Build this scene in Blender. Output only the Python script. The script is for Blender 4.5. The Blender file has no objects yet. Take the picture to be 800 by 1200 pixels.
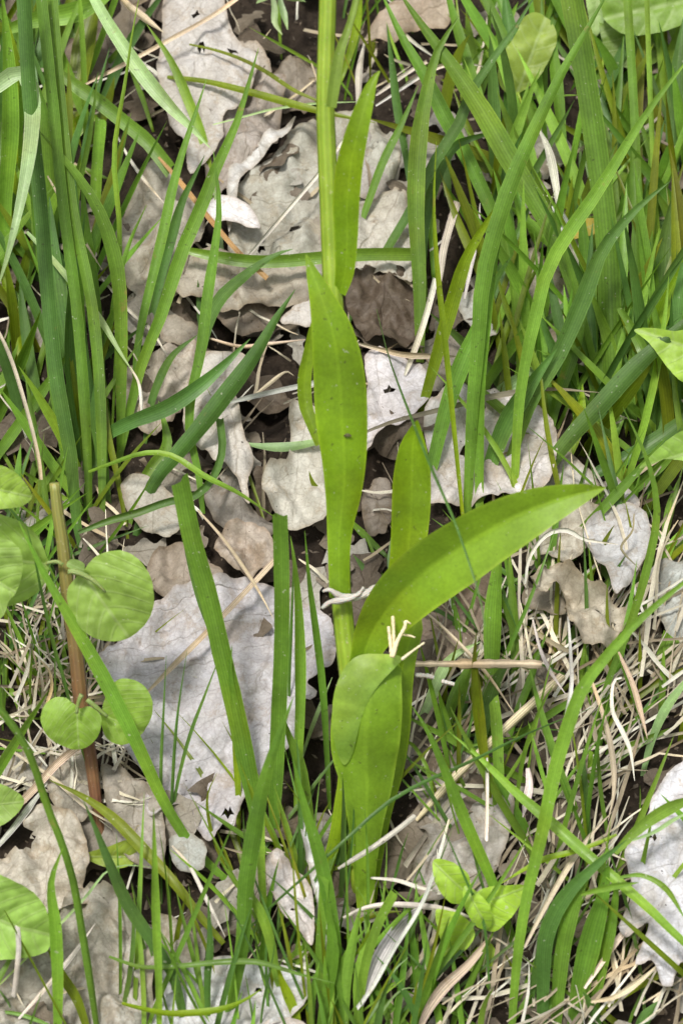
import bpy, bmesh, math, random
from mathutils import Vector, noise, geometry
R = math.radians
random.seed(11)
sc = bpy.context.scene
COL = sc.collection
# ------------------------------------------------------------------ camera, world, sun, exposure
SLOPE = R(30); PITCH = R(30); DIST = 0.80; HALF_H = math.tan(R(12.75))
cam_d = bpy.data.cameras.new('camera'); cam = bpy.data.objects.new('camera', cam_d); COL.objects.link(cam)
VD = Vector((0, math.cos(PITCH), -math.sin(PITCH)))
CAM = -VD * DIST
cam.location = CAM; cam.rotation_euler = (R(90) - PITCH, 0, 0)
cam_d.sensor_fit = 'VERTICAL'; cam_d.sensor_height = 24; cam_d.lens = 12 / HALF_H
cam_d.clip_start = 0.01; cam_d.clip_end = 200
cam_d.dof.use_dof = True; cam_d.dof.focus_distance = 0.775; cam_d.dof.aperture_fstop = 13
sc.camera = cam
SUN_EL, SUN_AZ = R(58), R(200)          # azimuth clockwise from +Y: behind the camera, to its left
world = bpy.data.worlds.new('World'); sc.world = world; world.use_nodes = True
wn = world.node_tree.nodes; wl = world.node_tree.links
sky = wn.new('ShaderNodeTexSky'); sky.sky_type = 'NISHITA'; sky.sun_disc = False
sky.sun_elevation = SUN_EL; sky.sun_rotation = SUN_AZ; sky.dust_density = 4.0; sky.air_density = 1.0; sky.ozone_density = 0.6
hsv = wn.new('ShaderNodeHueSaturation'); hsv.inputs['Saturation'].default_value = 0.35
wl.new(sky.outputs[0], hsv.inputs['Color']); wl.new(hsv.outputs[0], wn['Background'].inputs[0])
wn['Background'].inputs[1].default_value = 0.105
sl = bpy.data.lights.new('sun', 'SUN'); sl.energy = 2.5; sl.angle = R(9); sl.color = (1, 0.96, 0.9)
so = bpy.data.objects.new('sun', sl); COL.objects.link(so)
sd = Vector((math.sin(SUN_AZ) * math.cos(SUN_EL), math.cos(SUN_AZ) * math.cos(SUN_EL), math.sin(SUN_EL)))
so.rotation_euler = (-sd).to_track_quat('-Z', 'Y').to_euler()
vs = sc.view_settings; vs.view_transform = 'Standard'; vs.look = 'None'; vs.exposure = 0.62; vs.gamma = 1
vs.use_curve_mapping = False

# ------------------------------------------------------------------ placing things on the bank
UP = Vector((0, math.cos(SLOPE), math.sin(SLOPE)))     # uphill
NN = Vector((0, -math.sin(SLOPE), math.cos(SLOPE)))    # bank normal
XX = Vector((1, 0, 0))
CY = Vector((0, math.sin(PITCH), math.cos(PITCH)))
def ray(px, py):
    a = (px - 400) / 600 * HALF_H; b = (600 - py) / 600 * HALF_H
    return (VD + XX * a + CY * b).normalized()
def on_bank(px, py, h=0.0):
    d = ray(px, py); t = (h - CAM.dot(NN)) / d.dot(NN)
    return CAM + d * t
def fb(x, y, z=0.0, o=3): return noise.fractal(Vector((x, y, z)), 1.0, 2.0, o)
PITS = [(300,372,46,.016),(445,372,44,.012),(312,458,40,.018),(432,548,34,.018),(455,600,26,.014),(718,530,30,.016),
        (660,392,22,.014),(452,1010,34,.016),(185,1035,26,.014),(245,520,30,.014),(330,585,24,.012),(655,715,40,.014),
        (745,730,30,.014),(395,800,24,.014),(720,1130,40,.016),(640,880,60,.012),(540,830,50,.012),(45,560,40,.014),
        (700,140,60,.014),(560,70,60,.01),(130,60,50,.012),(150,110,50,.014),(40,820,60,.012),(150,900,34,.014),
        (630,290,50,.01),(560,330,40,.012),(380,930,40,.014),(420,40,50,.008),(340,40,40,.01),(215,160,14,.012),(300,1080,22,.012)]
_p = [(on_bank(a, b).dot(XX), on_bank(a, b).dot(UP), (r * .0003) ** 2, dp) for a, b, r, dp in PITS]
def relief(u, v):
    h = 0.010 * fb(u * 14, v * 14, 3.1) + 0.0035 * fb(u * 60, v * 60, 8.0)
    for a, b, rr, dp in _p:
        q = ((u - a) ** 2 + (v - b) ** 2) / rr
        if q < 6: h -= dp * math.exp(-q)
    return h
def gh(P): return P.dot(NN) - relief(P.dot(XX), P.dot(UP))
def lift(P, c):
    """slide P along its own line of sight until it clears the ground by c"""
    for _ in range(3):
        g = gh(P)
        if g < c:
            d = (P - CAM).normalized(); P = P + d * ((c - g) / d.dot(NN))
    return P
def at_h(px, py, h):
    return lift(on_bank(px, py, h), 0.001)
def ground_pt(px, py):
    P = on_bank(px, py, 0)
    for _ in range(4):
        d = (P - CAM).normalized(); P = P + d * ((0 - gh(P)) / d.dot(NN))
    return P
def mpp(P): return (P - CAM).dot(VD) * HALF_H / 600      # metres per photo pixel at P

# ------------------------------------------------------------------ objects
def tag(o, label=None, cat=None, group=None, kind=None):
    if label: o['label'] = label
    if cat: o['category'] = cat
    if group: o['group'] = group
    if kind: o['kind'] = kind
    return o
def mesh_obj(name, verts, faces, mat, parent=None, uvs=None, smooth=True, tint=None, color=None, world=True):
    m = bpy.data.meshes.new(name)
    if parent is not None:
        off = parent.matrix_world.translation if parent.type != 'EMPTY' else parent.location
        verts = [Vector(v) - off for v in verts]
        o_off = None
    else:
        o_off = Vector(verts[0]); verts = [Vector(v) - o_off for v in verts]
    m.from_pydata([tuple(v) for v in verts], [], faces)
    m.materials.append(mat)
    if smooth: m.polygons.foreach_set('use_smooth', [True] * len(m.polygons))
    if uvs:
        ul = m.uv_layers.new(name='UVMap'); li = [0] * len(m.loops); m.loops.foreach_get('vertex_index', li)
        ul.data.foreach_set('uv', [c for i in li for c in uvs[i]])
    if tint:
        ca = m.color_attributes.new('tint', 'FLOAT_COLOR', 'POINT')
        ca.data.foreach_set('color', [c for t in tint for c in (*t, 1)])
    m.update()
    o = bpy.data.objects.new(name, m); COL.objects.link(o)
    if parent is not None: o.parent = parent
    else: o.location = o_off
    if color: o.color = (*color, 1)
    return o
def empty(name, loc, label, cat, group=None):
    o = bpy.data.objects.new(name, None); COL.objects.link(o); o.location = loc; o.empty_display_size = .01
    return tag(o, label, cat, group)

# ------------------------------------------------------------------ materials
def nodes(name):
    m = bpy.data.materials.new(name); m.use_nodes = True
    nt = m.node_tree; return m, nt, nt.nodes, nt.links, nt.nodes['Principled BSDF'], nt.nodes['Material Output']
def noise_n(n, l, vec, scale, detail=4, rough=.6):
    t = n.new('ShaderNodeTexNoise'); t.inputs['Scale'].default_value = scale; t.inputs['Detail'].default_value = detail
    t.inputs['Roughness'].default_value = rough
    if vec: l.new(vec, t.inputs['Vector'])
    return t.outputs['Fac']
def rng(n, l, v, a, b, c=0.0, d=1.0):
    t = n.new('ShaderNodeMapRange'); t.inputs[1].default_value = a; t.inputs[2].default_value = b
    t.inputs[3].default_value = c; t.inputs[4].default_value = d; l.new(v, t.inputs[0]); return t.outputs[0]
def mathn(n, l, op, a, b=None, c=None):
    t = n.new('ShaderNodeMath'); t.operation = op
    for i, x in enumerate((a, b, c)):
        if x is None: continue
        if isinstance(x, (int, float)): t.inputs[i].default_value = x
        else: l.new(x, t.inputs[i])
    return t.outputs[0]
def mix(n, l, f, a, b, mode='MIX'):
    t = n.new('ShaderNodeMix'); t.data_type = 'RGBA'; t.blend_type = mode
    for s, x in ((0, f), (6, a), (7, b)):
        if isinstance(x, (int, float)): t.inputs[s].default_value = x
        elif isinstance(x, tuple): t.inputs[s].default_value = (*x, 1)
        else: l.new(x, t.inputs[s])
    return t.outputs[2]
def bump(n, l, h, strength, dist, prev=None):
    t = n.new('ShaderNodeBump'); t.inputs['Strength'].default_value = strength; t.inputs['Distance'].default_value = dist
    l.new(h, t.inputs['Height'])
    if prev: l.new(prev, t.inputs['Normal'])
    return t.outputs[0]
def leafy(nt, n, l, bsdf, out, color, trans_gain, amount, normal=None):
    tr = n.new('ShaderNodeBsdfTranslucent'); mx = n.new('ShaderNodeMixShader'); mx.inputs[0].default_value = amount
    tc = mix(n, l, 1.0, color, trans_gain, 'MULTIPLY'); l.new(tc, tr.inputs[0])
    if normal: l.new(normal, tr.inputs['Normal']); l.new(normal, bsdf.inputs['Normal'])
    l.new(bsdf.outputs[0], mx.inputs[1]); l.new(tr.outputs[0], mx.inputs[2]); l.new(mx.outputs[0], out.inputs[0])

def blade_material(name, use_tint=False, veins=7, rough=.40, amount=.38, gain=(1.6, 1.4, .6), specks=True, brown=.7, vein_dark=.90, spec=.38, bumpk=.12):
    m, nt, n, l, b, out = nodes(name)
    geo = n.new('ShaderNodeNewGeometry').outputs['Position']
    if use_tint:
        a = n.new('ShaderNodeAttribute'); a.attribute_name = 'tint'; base = a.outputs['Color']
    else: base = n.new('ShaderNodeObjectInfo').outputs['Color']
    uv = n.new('ShaderNodeUVMap').outputs[0]; sp = n.new('ShaderNodeSeparateXYZ'); l.new(uv, sp.inputs[0])
    u, v = sp.outputs[0], sp.outputs[1]
    w = mathn(n, l, 'SINE', mathn(n, l, 'MULTIPLY', u, veins * 6.283))
    st = rng(n, l, w, -1, 1, vein_dark, 2 - vein_dark)
    c = mix(n, l, 1.0, base, st, 'MULTIPLY')
    mid = mathn(n, l, 'ABSOLUTE', mathn(n, l, 'SUBTRACT', u, .5))
    c = mix(n, l, rng(n, l, mid, .015, .05, .35, 0), c, mix(n, l, 1.0, c, (1.45, 1.4, 1.5), 'MULTIPLY'))
    big = rng(n, l, noise_n(n, l, geo, 48, 4), .3, .7, .70, 1.28)
    c = mix(n, l, 1.0, c, big, 'MULTIPLY')
    fine = rng(n, l, noise_n(n, l, geo, 900, 4, .7), .3, .7, .88, 1.12)
    c = mix(n, l, 1.0, c, fine, 'MULTIPLY')
    yl = rng(n, l, noise_n(n, l, geo, 28, 2), .52, .72, 0, .4)
    c = mix(n, l, yl, c, mix(n, l, 1.0, c, (1.5, 1.1, .6), 'MULTIPLY'))
    edge = rng(n, l, mid, .44, .5, 0, .45); c = mix(n, l, edge, c, mix(n, l, 1.0, c, (1.9, 1.6, 2.2), 'MULTIPLY'))
    if not use_tint:
        br = rng(n, l, mathn(n, l, 'MULTIPLY', noise_n(n, l, geo, 75, 4, .7), 1), .66, .72, 0, brown); c = mix(n, l, br, c, mix(n, l, .65, c, (.30, .20, .07)))
    if specks:
        sk = rng(n, l, noise_n(n, l, geo, 700, 2, .5), .70, .74, 0, .55)
        c = mix(n, l, sk, c, (.45, .48, .38))
        dk = rng(n, l, noise_n(n, l, geo, 420, 2, .5), .26, .30, .5, 0)
        c = mix(n, l, dk, c, (.05, .045, .02))
    l.new(c, b.inputs['Base Color']); b.inputs['Specular IOR Level'].default_value = spec
    l.new(rng(n, l, noise_n(n, l, geo, 160, 3), .3, .7, rough - .1, rough + .15), b.inputs['Roughness'])
    nb = bump(n, l, w, bumpk, .0001); nb = bump(n, l, noise_n(n, l, geo, 1200, 3), .12, .0002, nb)
    leafy(nt, n, l, b, out, c, gain, amount, nb)
    return m
M_GRASS = blade_material('grass_blade')
M_ORCHID = blade_material('orchid_leaf', brown=.06, veins=11, rough=.42, amount=.40, gain=(1.5, 1.4, .4), vein_dark=.99, spec=.42, bumpk=.0)
M_GTINT = blade_material('grass_mass', use_tint=True, specks=False)
M_STRAW = blade_material('dry_straw', veins=5, rough=.6, amount=.15, gain=(1, .95, .8), vein_dark=.72, spec=.25)
M_STINT = blade_material('straw_mass', use_tint=True, veins=5, rough=.6, amount=.15, gain=(1, .95, .8), vein_dark=.72, spec=.2, specks=False)

def stem_material(name, c0, c1, hair=False):
    m, nt, n, l, b, out = nodes(name)
    geo = n.new('ShaderNodeNewGeometry').outputs['Position']
    uv = n.new('ShaderNodeUVMap').outputs[0]; sp = n.new('ShaderNodeSeparateXYZ'); l.new(uv, sp.inputs[0])
    f = rng(n, l, noise_n(n, l, geo, 90, 4), .35, .65)
    c = mix(n, l, f, c0, c1)
    if hair: c = mix(n, l, rng(n, l, sp.outputs[1], 1.0, 2.6), c, (.24, .26, .06))
    w = mathn(n, l, 'SINE', mathn(n, l, 'MULTIPLY', sp.outputs[0], 6.283 * 9))
    c = mix(n, l, 1.0, c, rng(n, l, w, -1, 1, .88, 1.08), 'MULTIPLY')
    sk = rng(n, l, noise_n(n, l, geo, 800, 2), .64, .72, 0, .5); c = mix(n, l, sk, c, mix(n, l, .6, c, (.5, .45, .35)))
    l.new(c, b.inputs['Base Color']); b.inputs['Roughness'].default_value = .5
    b.inputs['Subsurface Weight'].default_value = .25; b.inputs['Subsurface Scale'].default_value = .003
    l.new(bump(n, l, w, .3, .0002), b.inputs['Normal'])
    return m
M_OSTEM = stem_material('orchid_stem', (.185, .285, .014), (.265, .375, .035))
M_NSTEM = stem_material('nettle_stem', (.13, .05, .03), (.18, .095, .04), hair=True)
M_PETI = stem_material('petiole', (.17, .24, .06), (.24, .31, .10))
M_TWIG = stem_material('bleached_twig', (.34, .32, .28), (.52, .50, .45))

def dead_material(name, use_tint=False):
    m, nt, n, l, b, out = nodes(name)
    geo = n.new('ShaderNodeNewGeometry').outputs['Position']
    if use_tint:
        a = n.new('ShaderNodeAttribute'); a.attribute_name = 'tint'; base = a.outputs['Color']
    else: base = n.new('ShaderNodeObjectInfo').outputs['Color']
    uv = n.new('ShaderNodeUVMap').outputs[0]; sp = n.new('ShaderNodeSeparateXYZ'); l.new(uv, sp.inputs[0])
    wob = rng(n, l, noise_n(n, l, geo, 60, 2), 0, 1, -.11, .11)
    u = mathn(n, l, 'ADD', sp.outputs[0], wob); v = mathn(n, l, 'ADD', sp.outputs[1], wob)
    av = mathn(n, l, 'ABSOLUTE', v)
    ph = mathn(n, l, 'FRACT', mathn(n, l, 'MULTIPLY', mathn(n, l, 'SUBTRACT', u, mathn(n, l, 'MULTIPLY', av, .75)), 7.0))
    pd = mathn(n, l, 'ABSOLUTE', mathn(n, l, 'SUBTRACT', ph, .5))
    side = rng(n, l, pd, 0, .028, 1, 0); midv = rng(n, l, av, .002, .010, 1, 0)
    vein = mathn(n, l, 'MAXIMUM', side, midv)
    vo = n.new('ShaderNodeTexVoronoi'); vo.feature = 'DISTANCE_TO_EDGE'; vo.inputs['Scale'].default_value = 330; l.new(geo, vo.inputs['Vector'])
    net = rng(n, l, vo.outputs['Distance'], 0, .09, 1, 0)
    big = rng(n, l, noise_n(n, l, geo, 45, 5, .65), .35, .68)
    c = mix(n, l, mathn(n, l, 'MULTIPLY', big, .62), base, mix(n, l, 1.0, base, (.62, .57, .50), 'MULTIPLY'))
    mot = rng(n, l, noise_n(n, l, geo, 240, 6, .75), .4, .7, 0, .30)
    c = mix(n, l, mot, c, (.20, .165, .12))
    pale = rng(n, l, noise_n(n, l, geo, 130, 4, .6), .55, .75, 0, .35); c = mix(n, l, pale, c, mix(n, l, 1.0, base, (1.35, 1.36, 1.38), 'MULTIPLY'))
    st = rng(n, l, noise_n(n, l, geo, 95, 8, .75), .53, .60, 0, .55); c = mix(n, l, st, c, mix(n, l, 1.0, base, (.60, .50, .38), 'MULTIPLY'))
    st2 = rng(n, l, noise_n(n, l, geo, 34, 5, .7), .56, .66, 0, .5); c = mix(n, l, st2, c, mix(n, l, 1.0, base, (.52, .46, .38), 'MULTIPLY'))
    gr = rng(n, l, noise_n(n, l, geo, 1100, 4, .8), .3, .7, .80, 1.16); c = mix(n, l, 1.0, c, gr, 'MULTIPLY')
    ra = n.new('ShaderNodeAttribute'); ra.attribute_name = 'rim'
    c = mix(n, l, mathn(n, l, 'MULTIPLY', ra.outputs['Fac'], .55), c, mix(n, l, 1.0, base, (.50, .40, .28), 'MULTIPLY'))
    c = mix(n, l, mathn(n, l, 'MULTIPLY', net, .20), c, (.17, .14, .11))
    c = mix(n, l, mathn(n, l, 'MULTIPLY', vein, rng(n, l, noise_n(n, l, geo, 70, 2), .4, .6, .22, .7)), c, mix(n, l, 1.0, base, (.5, .46, .40), 'MULTIPLY'))
    sk = rng(n, l, noise_n(n, l, geo, 520, 2, .5), .735, .765, 0, .85); c = mix(n, l, sk, c, (.03, .022, .015))
    sk2 = rng(n, l, noise_n(n, l, geo, 190, 3, .5), .70, .78, 0, .6); c = mix(n, l, sk2, c, (.09, .06, .04))
    l.new(c, b.inputs['Base Color']); b.inputs['Specular IOR Level'].default_value = .3
    l.new(rng(n, l, big, 0, 1, .5, .75), b.inputs['Roughness'])
    nb = bump(n, l, vein, .45, .0004); nb = bump(n, l, net, .25, .0002, nb)
    nb = bump(n, l, noise_n(n, l, geo, 300, 5, .7), .5, .0009, nb)
    leafy(nt, n, l, b, out, c, (1.0, .8, .6), .10, nb)
    return m
M_DEAD = dead_material('dead_leaf'); M_DTINT = dead_material('leaf_litter', True)

def broad_material():
    m, nt, n, l, b, out = nodes('broad_leaf')
    geo = n.new('ShaderNodeNewGeometry').outputs['Position']
    base = n.new('ShaderNodeObjectInfo').outputs['Color']
    uv = n.new('ShaderNodeUVMap').outputs[0]; sp = n.new('ShaderNodeSeparateXYZ'); l.new(uv, sp.inputs[0])
    u, v = sp.outputs[0], sp.outputs[1]; av = mathn(n, l, 'ABSOLUTE', v)
    k = mathn(n, l, 'SUBTRACT', u, mathn(n, l, 'MULTIPLY', mathn(n, l, 'POWER', av, 1.5), 1.5))
    ph = mathn(n, l, 'FRACT', mathn(n, l, 'MULTIPLY', k, 4.5)); pd = mathn(n, l, 'ABSOLUTE', mathn(n, l, 'SUBTRACT', ph, .5))
    vein = mathn(n, l, 'MAXIMUM', rng(n, l, pd, 0, .12, .6, 0), rng(n, l, av, .004, .03, 1, 0))
    vo = n.new('ShaderNodeTexVoronoi'); vo.feature = 'DISTANCE_TO_EDGE'; vo.inputs['Scale'].default_value = 520; l.new(geo, vo.inputs['Vector'])
    net = rng(n, l, vo.outputs['Distance'], 0, .12, 1, 0)
    c = mix(n, l, 1.0, base, rng(n, l, noise_n(n, l, geo, 90, 4), .3, .7, .72, 1.22), 'MULTIPLY')
    c = mix(n, l, mathn(n, l, 'MULTIPLY', vein, .5), c, (.40, .50, .22))
    c = mix(n, l, mathn(n, l, 'MULTIPLY', net, .18), c, (.30, .42, .16))
    sk = rng(n, l, noise_n(n, l, geo, 480, 2), .72, .75, 0, .6); c = mix(n, l, sk, c, (.55, .6, .42))
    l.new(c, b.inputs['Base Color']); b.inputs['Roughness'].default_value = .5; b.inputs['Specular IOR Level'].default_value = .4
    nb = bump(n, l, mathn(n, l, 'SUBTRACT', 1, vein), .3, .0006); nb = bump(n, l, noise_n(n, l, geo, 700, 3), .3, .0003, nb)
    leafy(nt, n, l, b, out, c, (1.35, 1.3, .5), .38, nb)
    return m
M_BROAD = broad_material()

def soil_material():
    m, nt, n, l, b, out = nodes('soil')
    geo = n.new('ShaderNodeNewGeometry').outputs['Position']
    f = rng(n, l, noise_n(n, l, geo, 120, 8, .75), .35, .7); c = mix(n, l, f, (.020, .015, .011), (.085, .063, .045))
    g = rng(n, l, noise_n(n, l, geo, 600, 4, .7), .62, .72, 0, .5); c = mix(n, l, g, c, (.16, .125, .09))
    l.new(c, b.inputs['Base Color']); b.inputs['Roughness'].default_value = .9; b.inputs['Specular IOR Level'].default_value = .15
    nb = bump(n, l, noise_n(n, l, geo, 260, 8, .8), 1, .004); l.new(nb, b.inputs['Normal'])
    return m
M_SOIL = soil_material()

# ------------------------------------------------------------------ shapes
def cr(pts, n):
    """Catmull-Rom through tuples, n samples, evenly by chord length"""
    P = [tuple(2 * a - b for a, b in zip(pts[0], pts[1]))] + list(pts) + [tuple(2 * a - b for a, b in zip(pts[-1], pts[-2]))]
    L = [0]
    for i in range(1, len(pts)): L.append(L[-1] + math.hypot(pts[i][0] - pts[i-1][0], pts[i][1] - pts[i-1][1]) + 1e-6)
    out = []
    for k in range(n):
        s = L[-1] * k / (n - 1); i = 0
        while i < len(L) - 2 and s > L[i+1]: i += 1
        t = (s - L[i]) / (L[i+1] - L[i])
        a, b, c, d = P[i], P[i+1], P[i+2], P[i+3]
        out.append(tuple(.5 * (2*q + (r-p)*t + (2*p-5*q+4*r-w)*t*t + (3*q-p-3*r+w)*t**3) for p, q, r, w in zip(a, b, c, d)))
    return out
def parse(s): return [tuple(float(c) for c in p.split(',')) for p in s.split()]
def place(pts, n, tilt=None, h=None, dy=0.0, clear=.002):
    """pixel path -> points in the world. tilt: the path lies in a plane through its root leaning uphill by tilt degrees;
    h=(h0,..): heights above the bank in cm, spread evenly along the path."""
    q = cr(pts, n); out = []
    if h is not None:
        for i, p in enumerate(q):
            t = i / (n - 1) * (len(h) - 1); k = min(int(t), len(h) - 2); f = t - k
            hh = (h[k] * (1 - f) + h[k+1] * f) * .01
            out.append(lift(on_bank(p[0], p[1], hh), clear))
    else:
        B = ground_pt(*q[0][:2]) + Vector((0, dy, 0))
        a = R(tilt); pn = Vector((0, math.cos(a), -math.sin(a)))   # plane normal; plane holds X and the leaning direction
        bend = noise.noise(B * 90)
        for i, p in enumerate(q):
            d = ray(*p[:2]); t = (B - CAM).dot(pn) / d.dot(pn)
            P = CAM + d * t
            P = P + d * (.006 * bend * (i / n) ** 2)
            out.append(lift(P, clear if i else -.004))
    # relax sudden jumps of depth left by lifting
    for _ in range(3):
        dep = [(P - CAM).length for P in out]
        for i in range(1, len(out) - 1):
            m_ = (dep[i-1] + dep[i] * 2 + dep[i+1]) / 4
            if m_ < dep[i]: out[i] = CAM + (out[i] - CAM).normalized() * m_
    return q, out
def ribbon_geo(pts3, widths, across=4, cup=.25, roll=0., twist=0., cupshape=1.4, wave=0., seed=0):
    V, F, U = [], [], []; n = len(pts3); L = 0
    for i, P in enumerate(pts3):
        T = (pts3[min(i+1, n-1)] - pts3[max(i-1, 0)]).normalized()
        vd = (P - CAM).normalized(); S = T.cross(vd)
        if S.length < .05: S = XX.copy()
        S.normalize(); N = S.cross(T).normalized()
        if N.dot(vd) > 0: N = -N
        a = roll + twist * (i / (n - 1) - .5)
        S2 = S * math.cos(a) + N * math.sin(a); N2 = N * math.cos(a) - S * math.sin(a)
        w = widths[i] / 2 / max(.6, abs(math.cos(a)))
        if i: L += (P - pts3[i-1]).length
        for j in range(across + 1):
            x = -1 + 2 * j / across
            o = cup * w * (abs(x) ** cupshape - .5)
            if wave: o += wave * w * (abs(x) ** 2) * noise.noise(Vector((i * .35, x * 1.2, seed)))
            V.append(P + S2 * (x * w) + N2 * o); U.append((j / across, L * 20))
    for i in range(n - 1):
        for j in range(across):
            a = i * (across + 1) + j; F.append((a, a + 1, a + across + 2, a + across + 1))
    return V, F, U
def tube_geo(pts3, rad, sides=8):
    V, F, U = [], [], []; n = len(pts3); L = 0; prev = None
    for i, P in enumerate(pts3):
        T = (pts3[min(i+1, n-1)] - pts3[max(i-1, 0)]).normalized()
        if prev is None: prev = T.orthogonal().normalized()
        S = (prev - T * prev.dot(T)).normalized(); prev = S; N = T.cross(S)
        if i: L += (P - pts3[i-1]).length
        for j in range(sides):
            a = 2 * math.pi * j / sides; V.append(P + (S * math.cos(a) + N * math.sin(a)) * rad[i]); U.append((j / sides, L * 20))
    for i in range(n - 1):
        for j in range(sides):
            a = i * sides + j; b = i * sides + (j + 1) % sides; F.append((a, b, b + sides, a + sides))
    F.append(tuple(range(sides))[::-1]); F.append(tuple(range((n-1) * sides, n * sides)))
    return V, F, U
PAL = {'D': (.086, .180, .038), 'M': (.128, .250, .030), 'B': (.190, .350, .042), 'Y': (.210, .320, .014), 'P': (.31, .46, .20),
       'O': (.145, .195, .012), 'S': (.46, .39, .27), 'W': (.56, .53, .46), 'G': (.42, .40, .36), 'R': (.34, .20, .08), 'E': (.20, .19, .13)}
def jit(c, a=.14):
    k = random.uniform(1 - a, 1 + a); return tuple(max(0, x * k * random.uniform(1 - a * .4, 1 + a * .4)) for x in c)
def blade(parent, col, w, path, tilt=None, h=None, blunt=False, n=18, cup=.35, roll=None, name='blade', mat=None, dy=0., twist=None):
    pts = parse(path)
    if tilt is None and h is None: tilt = random.uniform(16, 34)
    q, P = place(pts, n, tilt, h, dy)
    W = []
    for i in range(n):
        t = i / (n - 1)
        k = (.42 + .58 * min(1, t / (.22 if blunt else .5)) ** .75) * (1 if blunt else min(1, (1 - t) / .38 + .0) ** .8)
        W.append(max(w * k, .5) * mpp(P[i]) * random.uniform(.97, 1.03))
    if roll is None: roll = random.uniform(-.5, .5)
    if twist is None: twist = random.uniform(-.7, .7)
    ac = 4 if w < 20 else 6
    V, F, U = ribbon_geo(P, W, ac, cup * random.choice((1, 1, -1)), roll, twist, wave=.12, seed=random.random() * 99)
    if blunt:
        T = (P[-1] - P[-2]).normalized()
        sk = random.uniform(-.5, .5)
        for j in range(ac + 1): V[-1 - j] = V[-1 - j] + T * (W[-1] * (random.uniform(-.12, .12) + sk * (j / ac - .5)))
    return mesh_obj(name, V, F, mat or (M_STRAW if col in 'SWGRE' else M_GRASS), parent, U, color=jit(PAL[col]))
def tuft(label, root, blades, group='grass tufts on the bank', name='grass_tuft', **kw):
    e = empty(name, ground_pt(*root), label, 'grass', group)
    for b in blades:
        o = dict(kw)
        if len(b) > 3: o.update(b[3])
        blade(e, b[0], b[1], b[2], **o)
    return e
def single(name, label, cat, col, w, path, group=None, **kw):
    o = blade(None, col, w, path, name=name, **kw); return tag(o, label, cat, group)

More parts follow.
